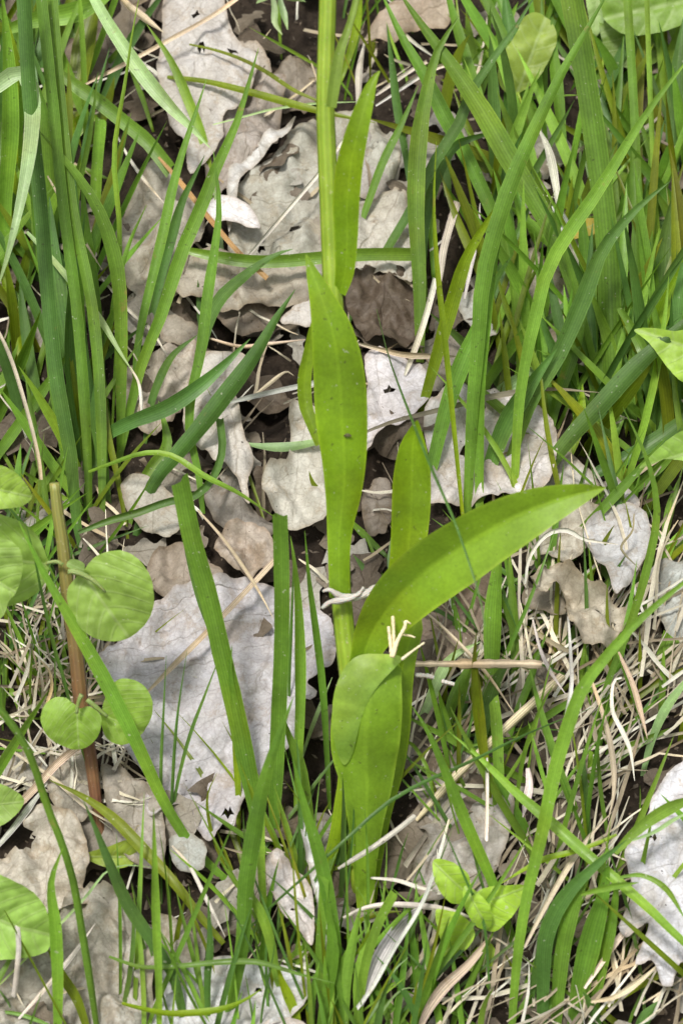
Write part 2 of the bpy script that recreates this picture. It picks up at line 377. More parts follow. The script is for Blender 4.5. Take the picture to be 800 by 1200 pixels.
def sheet(name, poly, mat, color, h=.4, slope=(0, 0), mid=None, amp=.0016, curl=0.0, step=5.0, rag=1.0, parent=None, holes=(),
          quilt=0., cupk=0., placef=None, seed=None, tilt=None, tiltroot=None, fold=0., crease=0.):
    """a leaf blade from its outline: triangulated sheet with undulation, curled ragged rim and UVs along its midrib"""
    seed = random.random() * 50 if seed is None else seed
    pts = parse(poly) if isinstance(poly, str) else poly
    dense = []
    m = len(pts)
    sm = []
    for i in range(m):                                   # closed Catmull-Rom, softened
        a, b, c, d = pts[i-1], pts[i], pts[(i+1) % m], pts[(i+2) % m]
        L = math.hypot(c[0]-b[0], c[1]-b[1]); k = max(2, int(L / (step * .7)))
        for j in range(k):
            t = j / k
            sm.append(tuple(.5 * (2*q + (r-p)*t + (2*p-5*q+4*r-w)*t*t + (3*q-p-3*r+w)*t**3) for p, q, r, w in zip(a, b, c, d)))
    for x, y in sm:
        dense.append((x + rag * 2.2 * fb(x * .11, y * .11, seed, 4), y + rag * 2.2 * fb(x * .11 + 31, y * .11, seed, 4)))
    xs = [p[0] for p in dense]; ys = [p[1] for p in dense]
    x0, x1, y0, y1 = min(xs), max(xs), min(ys), max(ys)
    inner = []
    y = y0 + step / 2; r_ = 0
    while y < y1:
        x = x0 + (step / 2 if r_ % 2 else 0)
        while x < x1:
            inner.append((x + random.uniform(-1, 1) * step * .15, y + random.uniform(-1, 1) * step * .15)); x += step
        y += step * .87; r_ += 1
    def inside(p):
        c = False; j = len(dense) - 1
        for i in range(len(dense)):
            (xi, yi), (xj, yj) = dense[i], dense[j]
            if (yi > p[1]) != (yj > p[1]) and p[0] < (xj - xi) * (p[1] - yi) / (yj - yi) + xi: c = not c
            j = i
        return c
    def edist(p): return min((p[0]-a) ** 2 + (p[1]-b) ** 2 for a, b in dense) ** .5
    inner = [(p, edist(p)) for p in inner if inside(p)]
    inner = [(p, d) for p, d in inner if d > step * .5]
    allp = dense + [p for p, d in inner]; ed = [0.] * len(dense) + [d for p, d in inner]
    vv, _, ff, vo_, _, _ = geometry.delaunay_2d_cdt([Vector(p) for p in allp], [], [list(range(len(dense)))], 1, 1e-4)
    ids = [o[0] if o else 0 for o in vo_]
    if mid is None:
        mid = ((x0 + x1) / 2, y0, (x0 + x1) / 2, y1)
    ax, ay = mid[0], mid[1]; dx, dy_ = mid[2] - ax, mid[3] - ay; LL = math.hypot(dx, dy_); dx /= LL; dy_ /= LL
    cx, cy = (x0 + x1) / 2, (y0 + y1) / 2
    V, U = [], []
    size = max(x1 - x0, y1 - y0)
    sf = min(1., size / 150); amp *= sf; curl *= sf; crease *= sf
    if tilt is not None:
        B = ground_pt(*(tiltroot or mid[:2])); a = R(tilt); pn = Vector((0, math.cos(a), -math.sin(a)))
    for k, p in enumerate(vv):
        e = ed[ids[k]]
        uu = ((p[0] - ax) * dx + (p[1] - ay) * dy_) / LL; v_ = ((p[0] - ax) * -dy_ + (p[1] - ay) * dx) / LL
        hh = h * .01 + ((p[0] - cx) * slope[0] + (p[1] - cy) * slope[1]) * .0003
        dn = amp * 1.7 * fb(p[0] / size * 3.2, p[1] / size * 3.2, seed, 3) + amp * .5 * fb(p[0] * .07, p[1] * .07, seed + 9, 3)
        rim = math.exp(-e / (size * .07 + 2))
        dn += curl * rim * (.6 + 1.2 * fb(p[0] * .03, p[1] * .03, seed + 4, 2)) * .01
        dn += fold * abs(v_) * LL * .0003
        if crease:
            w_ = .05 * fb(p[0] * .02, p[1] * .02, seed + 20, 2)
            kv = (uu + w_ - .8 * abs(v_ + w_)) * 5; qd = abs((kv % 1) - .5)
            dn += crease * .0011 * (abs(qd) - .25) * min(1, e / 12) * 2
            dn -= crease * .0016 * math.exp(-(abs(v_ + w_ * .5) / .035) ** 2)
            dn += crease * .0012 * (1 - abs(fb(p[0] * .018 + 7, p[1] * .018, seed + 30, 3)) * 4)
        if quilt:
            kk = (uu - 1.5 * abs(v_) ** 1.5) * 4.5; q_ = abs((kk % 1) - .5)
            dn -= quilt * (math.exp(-(q_ / .2) ** 2) + 1.3 * math.exp(-(abs(v_) / .03) ** 2))
        dn += cupk * (math.hypot(p[0] - cx, p[1] - cy) / size) ** 2 * size * .0003
        d = ray(p[0], p[1])
        if tilt is not None:
            P = CAM + d * ((B - CAM).dot(pn) / d.dot(pn) - h * .01)
            P = P - VD * dn
        else:
            P = on_bank(p[0], p[1], hh) + NN * dn
        V.append(lift(P, .001)); U.append((uu, v_))
    F = [tuple(f) for f in ff]
    if holes:
        F = [f for f in F if not any(((sum(vv[i][0] for i in f) / 3 - hx) / hr) ** 2 + ((sum(vv[i][1] for i in f) / 3 - hy) / (hr * .65)) ** 2
             < 1 + .5 * fb(vv[f[0]][0] * .3, vv[f[0]][1] * .3, seed) for hx, hy, hr in holes)]
    o = mesh_obj(name, V, F, mat, parent, U, color=color)
    rimf = o.data.attributes.new('rim', 'FLOAT', 'POINT')
    rimf.data.foreach_set('value', [max(0., 1 - ed[ids[k]] / (3.5 + 5 * abs(fb(p[0] * .03, p[1] * .03, seed)))) for k, p in enumerate(vv)])
    return o

# ------------------------------------------------------------------ ground: one sheet, fine in view, reaching far off
def ground():
    def axis(lo, hi, s, far):
        a = []; x = lo
        while x <= hi + 1e-9: a.append(x); x += s
        g = s; y = a[-1]
        while y < far: g *= 1.28; y += g; a.append(y)
        g = s; y = a[0]; b = []
        while y > -far: g *= 1.28; y -= g; b.append(y)
        return b[::-1] + a
    us = axis(-.20, .20, .0018, 60); vs_ = axis(-.26, .30, .0018, 60)
    V, F = [], []
    for v in vs_:
        for u in us:
            P = XX * u + UP * v + NN * relief(u, v)
            V.append(P)
    nu = len(us)
    for i in range(len(vs_) - 1):
        for j in range(nu - 1):
            a = i * nu + j; F.append((a, a + 1, a + nu + 1, a + nu))
    o = mesh_obj('ground', V, F, M_SOIL); tag(o, 'dark brown crumbly soil of the bank under grass and dead leaves', kind='structure')
ground()

# ------------------------------------------------------------------ leaf litter and thatch that nobody could count
def oak_outline(cx, cy, L, ang, k, wide=.36):
    out = []
    for side in (1, -1):
        rngt = range(0, 22) if side == 1 else range(21, -1, -1)
        for i in rngt:
            t = i / 21
            w = L * wide * math.sin(math.pi * min(1, t ** .8)) ** .8 * (1 + .32 * math.sin(t * 2 * math.pi * k + (side > 0)))
            x = (t - .5) * L; y = side * w * .5
            out.append((cx + x * math.cos(ang) - y * math.sin(ang), cy + x * math.sin(ang) + y * math.cos(ang)))
    return out
def litter():
    V, F, U, T = [], [], [], []
    rnd = random.Random(5)
    for i in range(560):
        if i < 210: px, py = rnd.uniform(-20, 820), rnd.uniform(-20, 1220)
        else: px, py = rnd.uniform(-900, 1700), rnd.uniform(-900, 1900)
        L = rnd.uniform(60, 170) if i >= 210 else rnd.uniform(35, 120); ang = rnd.uniform(0, 6.28); seed = rnd.random() * 90
        k = rnd.choice((3, 3.5, 4)); wd = rnd.uniform(.3, .5)
        h = rnd.uniform(.0015, .006); sx, sy = rnd.uniform(-.25, .25), rnd.uniform(-.25, .25)
        col = rnd.choice(((.26, .24, .20), (.16, .135, .10), (.085, .066, .046), (.33, .32, .28), (.12, .098, .072)))
        c0 = on_bank(px, py); u0, v0 = c0.dot(XX), c0.dot(UP); S = .0003 * L
        na, nb_ = 14, 6
        base = len(V)
        keep = rnd.uniform(.55, 1); cupv = .25 * rnd.uniform(.2, .4)
        for a in range(na + 1):
            t = a / na * keep
            w = wd * math.sin(math.pi * min(1, t ** .8)) ** .8
            for b in range(nb_ + 1):
                y = -1 + 2 * b / nb_
                ww = w * (1 + .32 * math.sin(t * 2 * math.pi * k + (y > 0)))
                lx, ly = (t - .5) * S, y * ww * S * .5
                u = u0 + lx * math.cos(ang) - ly * math.sin(ang); v = v0 + lx * math.sin(ang) + ly * math.cos(ang)
                hh = h + (u - u0) * sx + (v - v0) * sy + .004 * fb(u * 50, v * 50, seed) + cupv * abs(ly)
                rl = relief(u, v)
                V.append(XX * u + UP * v + NN * max(rl + .0006, rl * .7 + hh)); U.append((t, y * ww * .5)); T.append(col)
        for a in range(na):
            for b in range(nb_):
                q = base + a * (nb_ + 1) + b; F.append((q, q + 1, q + nb_ + 2, q + nb_ + 1))
    o = mesh_obj('leaf_litter', V, F, M_DTINT, None, U, tint=T)
    tag(o, 'brown and grey broken leaf litter covering the soil between everything', 'leaf litter', kind='stuff')
litter()
def crumbs():
    V, F, U, T = [], [], [], []; rnd = random.Random(8)
    for i in range(7000):
        px, py = rnd.uniform(-60, 860), rnd.uniform(-60, 1300)
        P = ground_pt(px, py); s_ = rnd.uniform(.0003, .0012) * (1 if rnd.random() < .93 else 2.2); c = rnd.choice(((.10, .075, .05), (.05, .037, .026), (.17, .13, .09), (.26, .22, .17), (.12, .10, .08)))
        b = len(V); ax = [Vector((rnd.gauss(0, 1), rnd.gauss(0, 1), rnd.gauss(0, 1))).normalized() * s_ * rnd.uniform(.5, 1.6) for _ in range(3)]
        for a in ax: V += [P + a, P - a * rnd.uniform(.6, 1.2)]
        U += [(0, 0)] * 6; T += [c] * 6
        for x in (0, 1):
            for y in (2, 3):
                for z in (4, 5): F.append((b + x, b + y, b + z))
    o = mesh_obj('soil_crumbs', V, F, M_DTINT, None, U, tint=T, smooth=False); tag(o, 'brown soil crumbs and leaf fragments lying in the gaps', 'soil', kind='stuff')
crumbs()

def strands(name, label, cat, n, region, colors, mat, wid, length, dirs, hts, seed, flatness=.2, wave=.25, seg=9, kink=.3):
    """loose strands: region gives pixel spots, dirs the pixel direction in degrees, hts the height range in cm"""
    rnd = random.Random(seed); V, F, U, T = [], [], [], []
    for i in range(n):
        px, py = region(rnd); L = rnd.uniform(*length); a = R(rnd.gauss(*dirs(rnd, px, py))); h0 = rnd.uniform(*hts) * .01; h1 = rnd.uniform(*hts) * .01
        w = rnd.uniform(*wid); c = rnd.choice(colors); kk = rnd.uniform(.75, 1.2); c = tuple(x * kk * q_ for x, q_ in zip(c, (.95, 1.0, .97))); sd_ = rnd.random() * 99
        P = []; x, y = px, py; kp = rnd.randrange(2, seg + 4); ka = rnd.gauss(0, 1) * kink
        for s in range(seg):
            if s == kp: a += ka
            t = s / (seg - 1)
            P.append(lift(on_bank(x, y, h0 * (1 - t) + h1 * t + .012 * flatness * math.sin(t * 3.1)), .0008))
            aa = a + wave * fb(t * 1.6, sd_, 0, 2) * 1.6
            x += math.cos(aa) * L / seg; y -= math.sin(aa) * L / seg
        W = [w * mpp(p) * (1 - .75 * (s / (seg - 1)) ** 3) * rnd.uniform(.75, 1.2) for s, p in enumerate(P)]
        v, f, u = ribbon_geo(P, W, 2, .25, rnd.uniform(-.8, .8), rnd.uniform(-1, 1))
        b = len(V); V += v; U += u; T += [c] * len(v); F += [tuple(q + b for q in g) for g in f]
    o = mesh_obj(name, V, F, mat, None, U, tint=T); tag(o, label, cat, kind='stuff')
SC = [(.46, .40, .30), (.56, .50, .40), (.34, .28, .20), (.24, .19, .135), (.62, .58, .50), (.40, .35, .28)]
def reg_thatch(r):
    while 1:
        x, y = r.uniform(470, 830), r.uniform(700, 1230)
        if y > 780 - (x - 480) * .25 and not (x > 715 and 880 < y < 1120) and not (490 < x < 610 and 860 < y < 1130 and r.random() < .93): return x, y
strands('straw_thatch', 'tangled pale dry grass thatch over the lower right of the bank', 'dry grass', 240, reg_thatch, SC, M_STINT, (1.3, 5.5), (90, 300),
        lambda r, x, y: (50, 18) if r.random() < .6 else (86, 34), (.1, 1.4), 3, wave=.22, seg=9, kink=.3)
strands('straw_tangle', 'thin dry grass tangle around the foot of the red-stemmed plant', 'dry grass', 150,
        lambda r: (r.uniform(-10, 150), r.uniform(700, 960)), SC, M_STINT, (1.6, 5), (40, 130), lambda r, x, y: (55, 55), (.1, 1.2), 4)
strands('straw_bits', 'scattered short dry grass stems over the leaf litter', 'dry grass', 300,
        lambda r: (r.uniform(-20, 820), r.uniform(-20, 1220)), SC, M_STINT, (1.4, 4.5), (25, 110), lambda r, x, y: (r.choice((10, 60, 110)), 40), (.1, .9), 6)
def reg_out(r):
    while 1:
        x, y = r.uniform(-900, 1700), r.uniform(-900, 1900)
        if not (-60 < x < 860 and -20 < y < 1620): return x, y
strands('outer_straw', 'dry grass stems over the surrounding bank', 'dry grass', 900, reg_out, SC, M_STINT, (3, 7), (60, 200), lambda r, x, y: (60, 50), (.1, 1.5), 7)
GC = [PAL['D'], PAL['M'], PAL['M'], PAL['B'], PAL['O']]
def grass_mass(name, label, n, region, wid, length, lean, seed, spread=22):
    rnd = random.Random(seed); V, F, U, T = [], [], [], []
    for i in range(n):
        px, py = region(rnd); L = rnd.uniform(*length) * .0003; w = rnd.uniform(*wid)
        B = ground_pt(px, py); az = rnd.gauss(0, 1) * lean; dirv = (Vector((0, .35, 1)).normalized() + XX * math.tan(R(rnd.gauss(0, spread))) + Vector((0, az, 0))).normalized()
        side = Vector((rnd.gauss(0, 1), rnd.gauss(0, 1), -.4)); c = jit(rnd.choice(GC), .2); P = []
        bend = rnd.uniform(0, .55)
        for s in range(9):
            t = s / 8; P.append(lift(B + dirv * (L * t) + side * (L * bend * .35 * t * t) - Vector((0, 0, .003 * (s == 0))), .001 if s else -.004))
        W = [w * mpp(p) * (.7 + .3 * min(1, s / 2)) * min(1, (1.001 - s / 8) / .4) ** .8 for s, p in enumerate(P)]
        v, f, u = ribbon_geo(P, W, 2, .4, rnd.uniform(-.9, .9), rnd.uniform(-.9, .9))
        b = len(V); V += v; U += u; T += [c] * len(v); F += [tuple(q + b for q in g) for g in f]
    o = mesh_obj(name, V, F, M_GTINT, None, U, tint=T); tag(o, label, 'grass', kind='stuff')
def pick(*boxes):
    def f(r):
        x0, y0, x1, y1 = r.choice(boxes); return r.uniform(x0, x1), r.uniform(y0, y1)
    return f
grass_mass('background_grass', 'dense green grass filling the gaps behind the larger tufts', 230,
           pick((520, 60, 820, 260), (560, 240, 820, 520), (600, 300, 820, 560), (700, 200, 820, 620)), (5, 15), (110, 300), .12, 21)
grass_mass('left_grass', 'green grass crowding the upper left corner behind the culms', 120,
           pick((-30, 60, 110, 420), (-30, 300, 110, 640), (-20, -10, 130, 200)), (5, 15), (90, 260), .12, 22)
grass_mass('fine_grass', 'fine thin grass blades low among straw and leaves', 170,
           pick((520, 760, 800, 1000), (560, 600, 800, 800), (290, 1040, 480, 1230), (0, 640, 120, 900), (480, 800, 620, 960), (400, 0, 620, 130), (380, 1100, 760, 1240)), (2, 5), (50, 170), .25, 23, 35)
grass_mass('foreground_grass', 'many thin upright and crossing grass blades along the bottom of the bank', 85,
           pick((150, 1150, 480, 1290), (270, 1040, 440, 1200), (280, 1020, 400, 1120), (90, 1200, 480, 1300)), (2.5, 7), (90, 270), .2, 31, 20)
grass_mass('straw_grass', 'green blades growing up through the dry grass thatch', 110,
           pick((500, 800, 700, 1000), (600, 720, 820, 900), (620, 1000, 800, 1250), (430, 1180, 620, 1290), (620, 620, 820, 760)), (3, 10), (90, 260), .2, 32, 28)
grass_mass('low_left_grass', 'thin tangled blades around the foot of the round-leaved plant', 75,
           pick((-20, 720, 110, 900), (-10, 780, 120, 860), (-20, 560, 110, 700)), (2.5, 6), (60, 190), .3, 33, 34)
grass_mass('outer_grass', 'grass growing over the surrounding bank', 1500, reg_out, (6, 16), (120, 330), .2, 24)

# ------------------------------------------------------------------ the dead oak leaves one can tell apart
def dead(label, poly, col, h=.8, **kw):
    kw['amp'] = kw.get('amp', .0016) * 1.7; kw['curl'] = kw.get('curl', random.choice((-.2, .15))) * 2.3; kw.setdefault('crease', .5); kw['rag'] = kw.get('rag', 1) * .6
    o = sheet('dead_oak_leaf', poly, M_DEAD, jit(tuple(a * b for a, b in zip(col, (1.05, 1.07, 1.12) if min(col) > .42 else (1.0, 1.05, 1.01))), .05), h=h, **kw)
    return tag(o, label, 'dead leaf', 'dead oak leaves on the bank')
c1, c2, c3, c4, c5 = (.50, .47, .43), (.42, .38, .335), (.33, .285, .24), (.58, .565, .545), (.23, .185, .15)
c6 = (.62, .61, .60)
dead('long pale grey dead leaf with dark holes running down from the top edge', "197,-12 255,-12 266,20 276,44 296,58 304,78 298,95 288,112 276,130 262,140 262,162 254,180 240,190 228,206 220,200 217,170 204,158 196,140 188,108 184,76 190,45", c1, 1.3, mid=(225, -10, 235, 205), holes=[(230, 20, 5), (273, 62, 5), (236, 58, 5)], curl=.15, slope=(0, -.1))
dead('pinkish grey crumpled leaf between the long pale leaf and the large folded leaf', "262,138 282,110 302,95 322,88 336,110 330,135 322,165 296,190 272,215 258,235 246,222 240,195 252,170", (.37, .32, .30), .8, amp=.003)
dead('small rounded brownish leaf lobe under the rising straw near the top', "276,50 296,46 312,62 318,86 306,102 290,96 282,76", (.44, .39, .34), 1.0)
dead('large grey-brown leaf with folded pale rim left of the orchid stem', "344,138 372,128 410,126 450,140 468,170 462,206 440,225 424,262 412,300 395,330 372,344 320,346 284,338 268,310 270,262 276,226 290,200 318,180 334,160", (.40, .375, .34), .9, mid=(440, 140, 290, 330), curl=-.2, amp=.0028, holes=[(346, 271, 7), (305, 292, 4)], slope=(0, -.12))
dead('pale curled-over edge of leaf shaped like a wave above the folded rim', "346,138 338,152 322,172 300,185 284,204 277,232 270,262 266,258 266,222 270,196 286,176 306,164 322,150", (.56, .54, .50), 1.5, amp=.002, step=4)
dead('tiny smooth cream oval leaf lying on the large grey-brown leaf', "240,240 250,230 262,227 285,234 298,246 305,264 300,267 282,262 262,258 246,255", (.66, .65, .60), 1.7, amp=.0006, rag=.15, step=4, mid=(240, 240, 305, 264))
dead('grey torn leaf behind green culms in the upper left', "165,198 190,184 213,205 234,236 240,278 224,306 214,332 190,346 160,338 138,308 134,268 142,240 150,220", c2, .7, mid=(165, 200, 200, 340), amp=.003)
dead('grey leaf margin just below the horizontal green blade', "208,302 258,292 320,304 362,312 370,345 334,354 290,352 262,360 240,346 214,352 202,326", (.38, .34, .29), 1.2, mid=(208, 320, 370, 330), curl=-.2)
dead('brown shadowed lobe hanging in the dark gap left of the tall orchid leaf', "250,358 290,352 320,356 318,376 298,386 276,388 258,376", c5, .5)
dead('light grey leaf standing on edge right of the orchid stem', "408,262 426,240 448,226 470,222 484,242 484,285 482,330 452,324 430,318 410,316 402,288", (.47, .43, .39), 1.1, mid=(470, 224, 408, 316), amp=.003, curl=.2)
dead('smooth grey rounded leaf behind the upper orchid bract', "404,150 436,146 462,168 468,196 458,222 436,230 414,220", (.33, .31, .29), .9, amp=.001)
dead('dark brown rotten leaf clod right of the orchid stem', "406,334 438,312 484,322 492,352 488,392 468,410 432,396 410,372", (.085, .06, .042), .9, amp=.004)
dead('small bright grey leaf scrap touching the tip of the tall orchid leaf', "328,376 342,358 362,346 374,360 366,382 344,380", c1, 1.0, amp=.001)
dead('pale notched leaf crossed by dark green blades left of centre', "228,425 262,413 288,420 274,455 282,485 286,510 297,535 290,560 293,592 284,580 278,560 262,545 250,540 235,525 215,500 220,460", (.52, .48, .43), 1.2, mid=(262, 415, 280, 560), curl=.15)
dead('warm grey leaf between the left culms and the pale notched leaf', "150,424 185,404 214,400 238,420 222,455 206,482 180,506 152,492 136,462 140,440", (.43, .37, .33), .8, amp=.003)
dead('thin grey leaf low between the long dark blade and the left culms', "196,368 228,380 236,400 206,404 188,394", c3, .8)
dead('pale grey leaf lying close against the left side of the tall orchid leaf', "340,488 354,478 373,488 388,545 388,600 366,618 338,618 314,594 307,568 318,552 336,545 340,520", (.48, .45, .41), 1.1, mid=(360, 480, 345, 615), curl=.15, amp=.0025)
dead('whitish leaf with dark hole right of the tall orchid leaf', "428,412 456,410 486,424 504,450 498,480 470,498 446,505 428,530 424,495 430,455", c6, 1.1, mid=(440, 412, 450, 515), holes=[(455, 455, 6)], curl=.15)
dead('wide whitish leaf with small dark holes behind the blade cluster at centre right', "497,486 534,456 570,458 606,468 644,492 650,545 632,580 590,590 550,590 518,594 502,588 506,545", (.56, .535, .50), 1.0, mid=(530, 460, 580, 590), holes=[(545, 527, 7), (566, 478, 3)], amp=.0025)
dead('grey leaf scrap showing above the tip of the arching orchid leaf', "606,520 640,512 668,530 690,556 700,576 664,584 622,580", (.46, .44, .42), .8)
dead('brownish flat leaf half of the crumpled pair at right', "616,650 634,618 664,600 694,592 708,606 696,636 676,654 652,660 632,650 620,664", (.45, .40, .35), 1.0, mid=(616, 650, 705, 600), amp=.003)
dead('large smooth silver-grey leaf with down-pointing tip at right', "684,618 706,598 730,590 748,598 760,618 758,650 744,674 722,699 710,680 696,656 684,640", (.47, .465, .46), 1.5, mid=(745, 600, 722, 698), amp=.0018, slope=(0, .12))
dead('curled tan leaf with a slit hole drooping below the silver-grey leaf', "618,692 638,672 664,670 688,686 714,702 734,712 730,734 714,752 690,754 674,746 660,722 664,702 650,690 632,704", (.48, .43, .36), 1.9, mid=(625, 690, 725, 735), holes=[(700, 722, 4), (718, 727, 4)], curl=.35, amp=.004)
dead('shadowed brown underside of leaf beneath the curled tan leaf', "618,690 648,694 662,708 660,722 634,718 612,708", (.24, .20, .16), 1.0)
dead('grey leaf cut by the right edge below the pointed green leaf', "760,666 786,650 832,655 834,742 802,756 786,742 768,712", (.42, .41, .41), 1.1, amp=.003)
dead('small light grey leaf tip under the crossing blades at right', "705,572 717,556 733,568 750,590 728,594 712,588", (.50, .48, .46), 1.1, amp=.001)
dead('largest pale oak leaf spread flat left of the orchid foot', "117,776 150,745 182,712 220,694 262,684 304,680 340,700 380,714 392,742 394,772 376,798 360,806 371,822 364,834 354,834 356,862 340,880 318,896 300,925 283,944 274,974 262,966 247,988 230,968 222,946 204,946 178,958 170,938 173,912 152,888 140,862 141,820 124,796", (.50, .495, .485), 1.0, mid=(335, 690, 236, 975), curl=.18, amp=.0022, step=5.5, holes=[(268, 957, 7)])
dead('brown leaf remnant above the top rim of the largest pale leaf', "172,690 178,650 206,636 236,650 262,676 232,690 196,700", (.30, .25, .205), .7, amp=.003)
dead('crinkled brownish leaf piece between dry stems at centre', "250,640 272,616 306,618 324,646 316,668 296,676 268,664", (.40, .335, .29), 1.1, amp=.004, curl=.3)
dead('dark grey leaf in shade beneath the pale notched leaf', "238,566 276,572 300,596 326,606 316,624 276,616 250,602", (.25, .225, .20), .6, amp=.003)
dead('grey patch of leaf between the culms and the node of the bent stem', "143,566 170,560 196,574 216,600 202,632 172,622 150,602", (.42, .39, .36), .8)
dead('weathered leaf with torn hole at the left edge near the bottom', "-10,1012 22,992 36,958 62,948 92,962 106,1010 98,1040 112,1062 64,1078 20,1060 -10,1050", (.50, .46, .41), 1.0, mid=(60, 950, 50, 1070), holes=[(24, 985, 17)], amp=.003, curl=.2)
dead('lumpy brown-grey leaf filling the bottom left corner', "84,1052 120,1042 152,1058 166,1088 186,1132 180,1166 174,1225 -20,1225 -20,1118 50,1112 74,1076", (.40, .36, .325), 1.1, mid=(100, 1050, 60, 1220), amp=.0045, curl=.2)
dead('white-grey leaf lying along the bottom edge among green blades', "190,1142 250,1126 318,1130 352,1146 362,1168 350,1188 316,1206 250,1224 180,1222 182,1170", (.57, .565, .555), 1.0, mid=(190, 1160, 360, 1170), holes=[(302, 1156, 4)])
dead('pale leaf lobe cut by the bottom edge right of the white-grey leaf', "296,1210 318,1194 346,1192 366,1206 360,1226 300,1226", (.60, .59, .57), 1.3, amp=.001)
dead('small folded white leaf with a dark spot below the orchid foot', "328,996 342,1018 358,1034 367,1058 366,1106 346,1088 326,1066 313,1034 313,1006", (.64, .62, .58), 2.0, mid=(328, 998, 366, 1104), holes=[(344, 1066, 4)], fold=.35, step=4)
dead('narrow white curled leaf strip beside the folded white leaf', "350,944 362,955 373,1000 382,1040 392,1090 395,1116 385,1130 378,1090 364,1030 354,985", (.66, .65, .63), 1.5, mid=(350, 944, 388, 1128), step=4, fold=.4)
dead('brownish grey leaf behind the small light green seedling', "486,958 500,938 520,904 548,880 576,890 594,930 600,962 584,1012 562,1052 506,1062 483,1036 486,1010 500,988", (.38, .345, .32), .9, mid=(560, 885, 515, 1055), amp=.003, curl=.15)
dead('bright silver-white oak leaf with pointed lobes at the right edge', "764,935 792,902 842,896 842,1160 800,1128 784,1158 772,1151 765,1126 748,1131 744,1124 758,1086 731,1099 724,1089 736,1056 729,1012 736,990 755,965", (.64, .65, .665), 1.7, mid=(830, 910, 752, 1120), curl=.12, holes=[(763, 983, 4)], amp=.002)
dead('crumbled grey-brown leaf bits beside the red-brown stem foot', "62,884 98,874 110,900 116,938 96,962 62,944", c2, .8, amp=.003)
dead('grey leaf piece right of the red-brown stem foot', "122,900 160,914 190,950 192,1012 152,1012 132,972", (.36, .33, .30), .8, amp=.003)
dead('small round grey leaf lump left of the dark gap near the bottom', "182,1078 212,1078 229,1108 216,1136 192,1132 184,1104", c2, 1.2, amp=.003)
dead('grey leaf scrap among straw under the largest pale leaf', "200,984 224,976 242,996 234,1022 206,1016", (.36, .35, .34), 1.0)
dead('tan leaf at the top edge right of the orchid stem', "424,46 442,14 470,-8 528,-10 524,24 486,28 458,44 440,44", (.40, .32, .26), 1.1, mid=(424, 40, 528, 0))
dead('brownish leaf behind tall green blades in the upper right', "598,292 634,296 668,330 680,380 656,412 616,404 594,356", (.43, .37, .31), .7, amp=.002)
dead('grey leaf between thin stems right of the rotten clod', "536,352 566,338 594,364 576,396 552,386", (.42, .40, .38), .9)
dead('rough brown leaf bark-like behind the arching orchid leaf', "492,700 530,668 560,655 582,690 568,746 530,772 498,768", (.30, .225, .18), .8, amp=.005)
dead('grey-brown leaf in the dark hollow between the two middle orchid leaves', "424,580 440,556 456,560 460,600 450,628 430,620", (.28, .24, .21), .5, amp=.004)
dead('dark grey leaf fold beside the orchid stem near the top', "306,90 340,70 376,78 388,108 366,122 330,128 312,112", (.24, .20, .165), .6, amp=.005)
dead('brown leaf scraps at the top left behind thin culms', "70,50 104,40 126,66 112,96 84,92", (.20, .155, .12), .5, amp=.004)

# ------------------------------------------------------------------ the orchid
orch = empty('orchid_plant', ground_pt(425, 1052), 'tall fresh yellow-green orchid plant with thick stem and broad smooth leaves, the largest plant', 'plant')
OT = 17
def o_tube(name, path, tilt, mat, col=None, parent=orch, dy=0, n=40, root=(425, 1052), h=None, sides=12):
    q, P = place([p for p in parse(path)], n, tilt, h, dy)
    V, F, U = tube_geo(P, [max(a[2], .4) / 2 * mpp(p) for a, p in zip(q, P)], sides)
    return mesh_obj(name, V, F, mat, parent, U)
o_tube('stem', "426,1052,33.0 424,1000,33.0 420,900,30.8 414,820,28.6 407,765,26.4 401,715,24.2 398,660,25.3 397,600,25.3 396,500,24.2 393,400,24.2 390,345,24.2 386,250,23.1 383,180,23.1 381,120,22.0 382,60,20.9 384,0,20.9 384,-80,19.8 383,-200,18.7 383,-330,15.4", OT, M_OSTEM)
def o_leaf(path, tilt=OT, dy=0., col=(.190, .330, .012), cup=.3, roll=0., twist=0., n=34, across=12, bow=0., name='leaf', shape=1.6, label=None, wave=.05):
    pts = parse(path)
    root = ground_pt(426, 1052); a = R(tilt); pn = Vector((0, math.cos(a), -math.sin(a)))
    q = cr(pts, n); P = []
    for i, p in enumerate(q):
        d = ray(p[0], p[1]); B = root + Vector((0, dy, 0)); X = CAM + d * ((B - CAM).dot(pn) / d.dot(pn))
        X = X - VD * (p[3] * .001 if len(p) > 3 else 0)
        P.append(X)
    W = [max(p[2], .6) * mpp(x) for p, x in zip(q, P)]
    V, F, U = ribbon_geo(P, W, across, cup, roll, twist, shape, wave, seed=len(path))
    o = mesh_obj(name, V, F, M_ORCHID, orch, U, color=col)
    if label: o['label'] = label
    return o
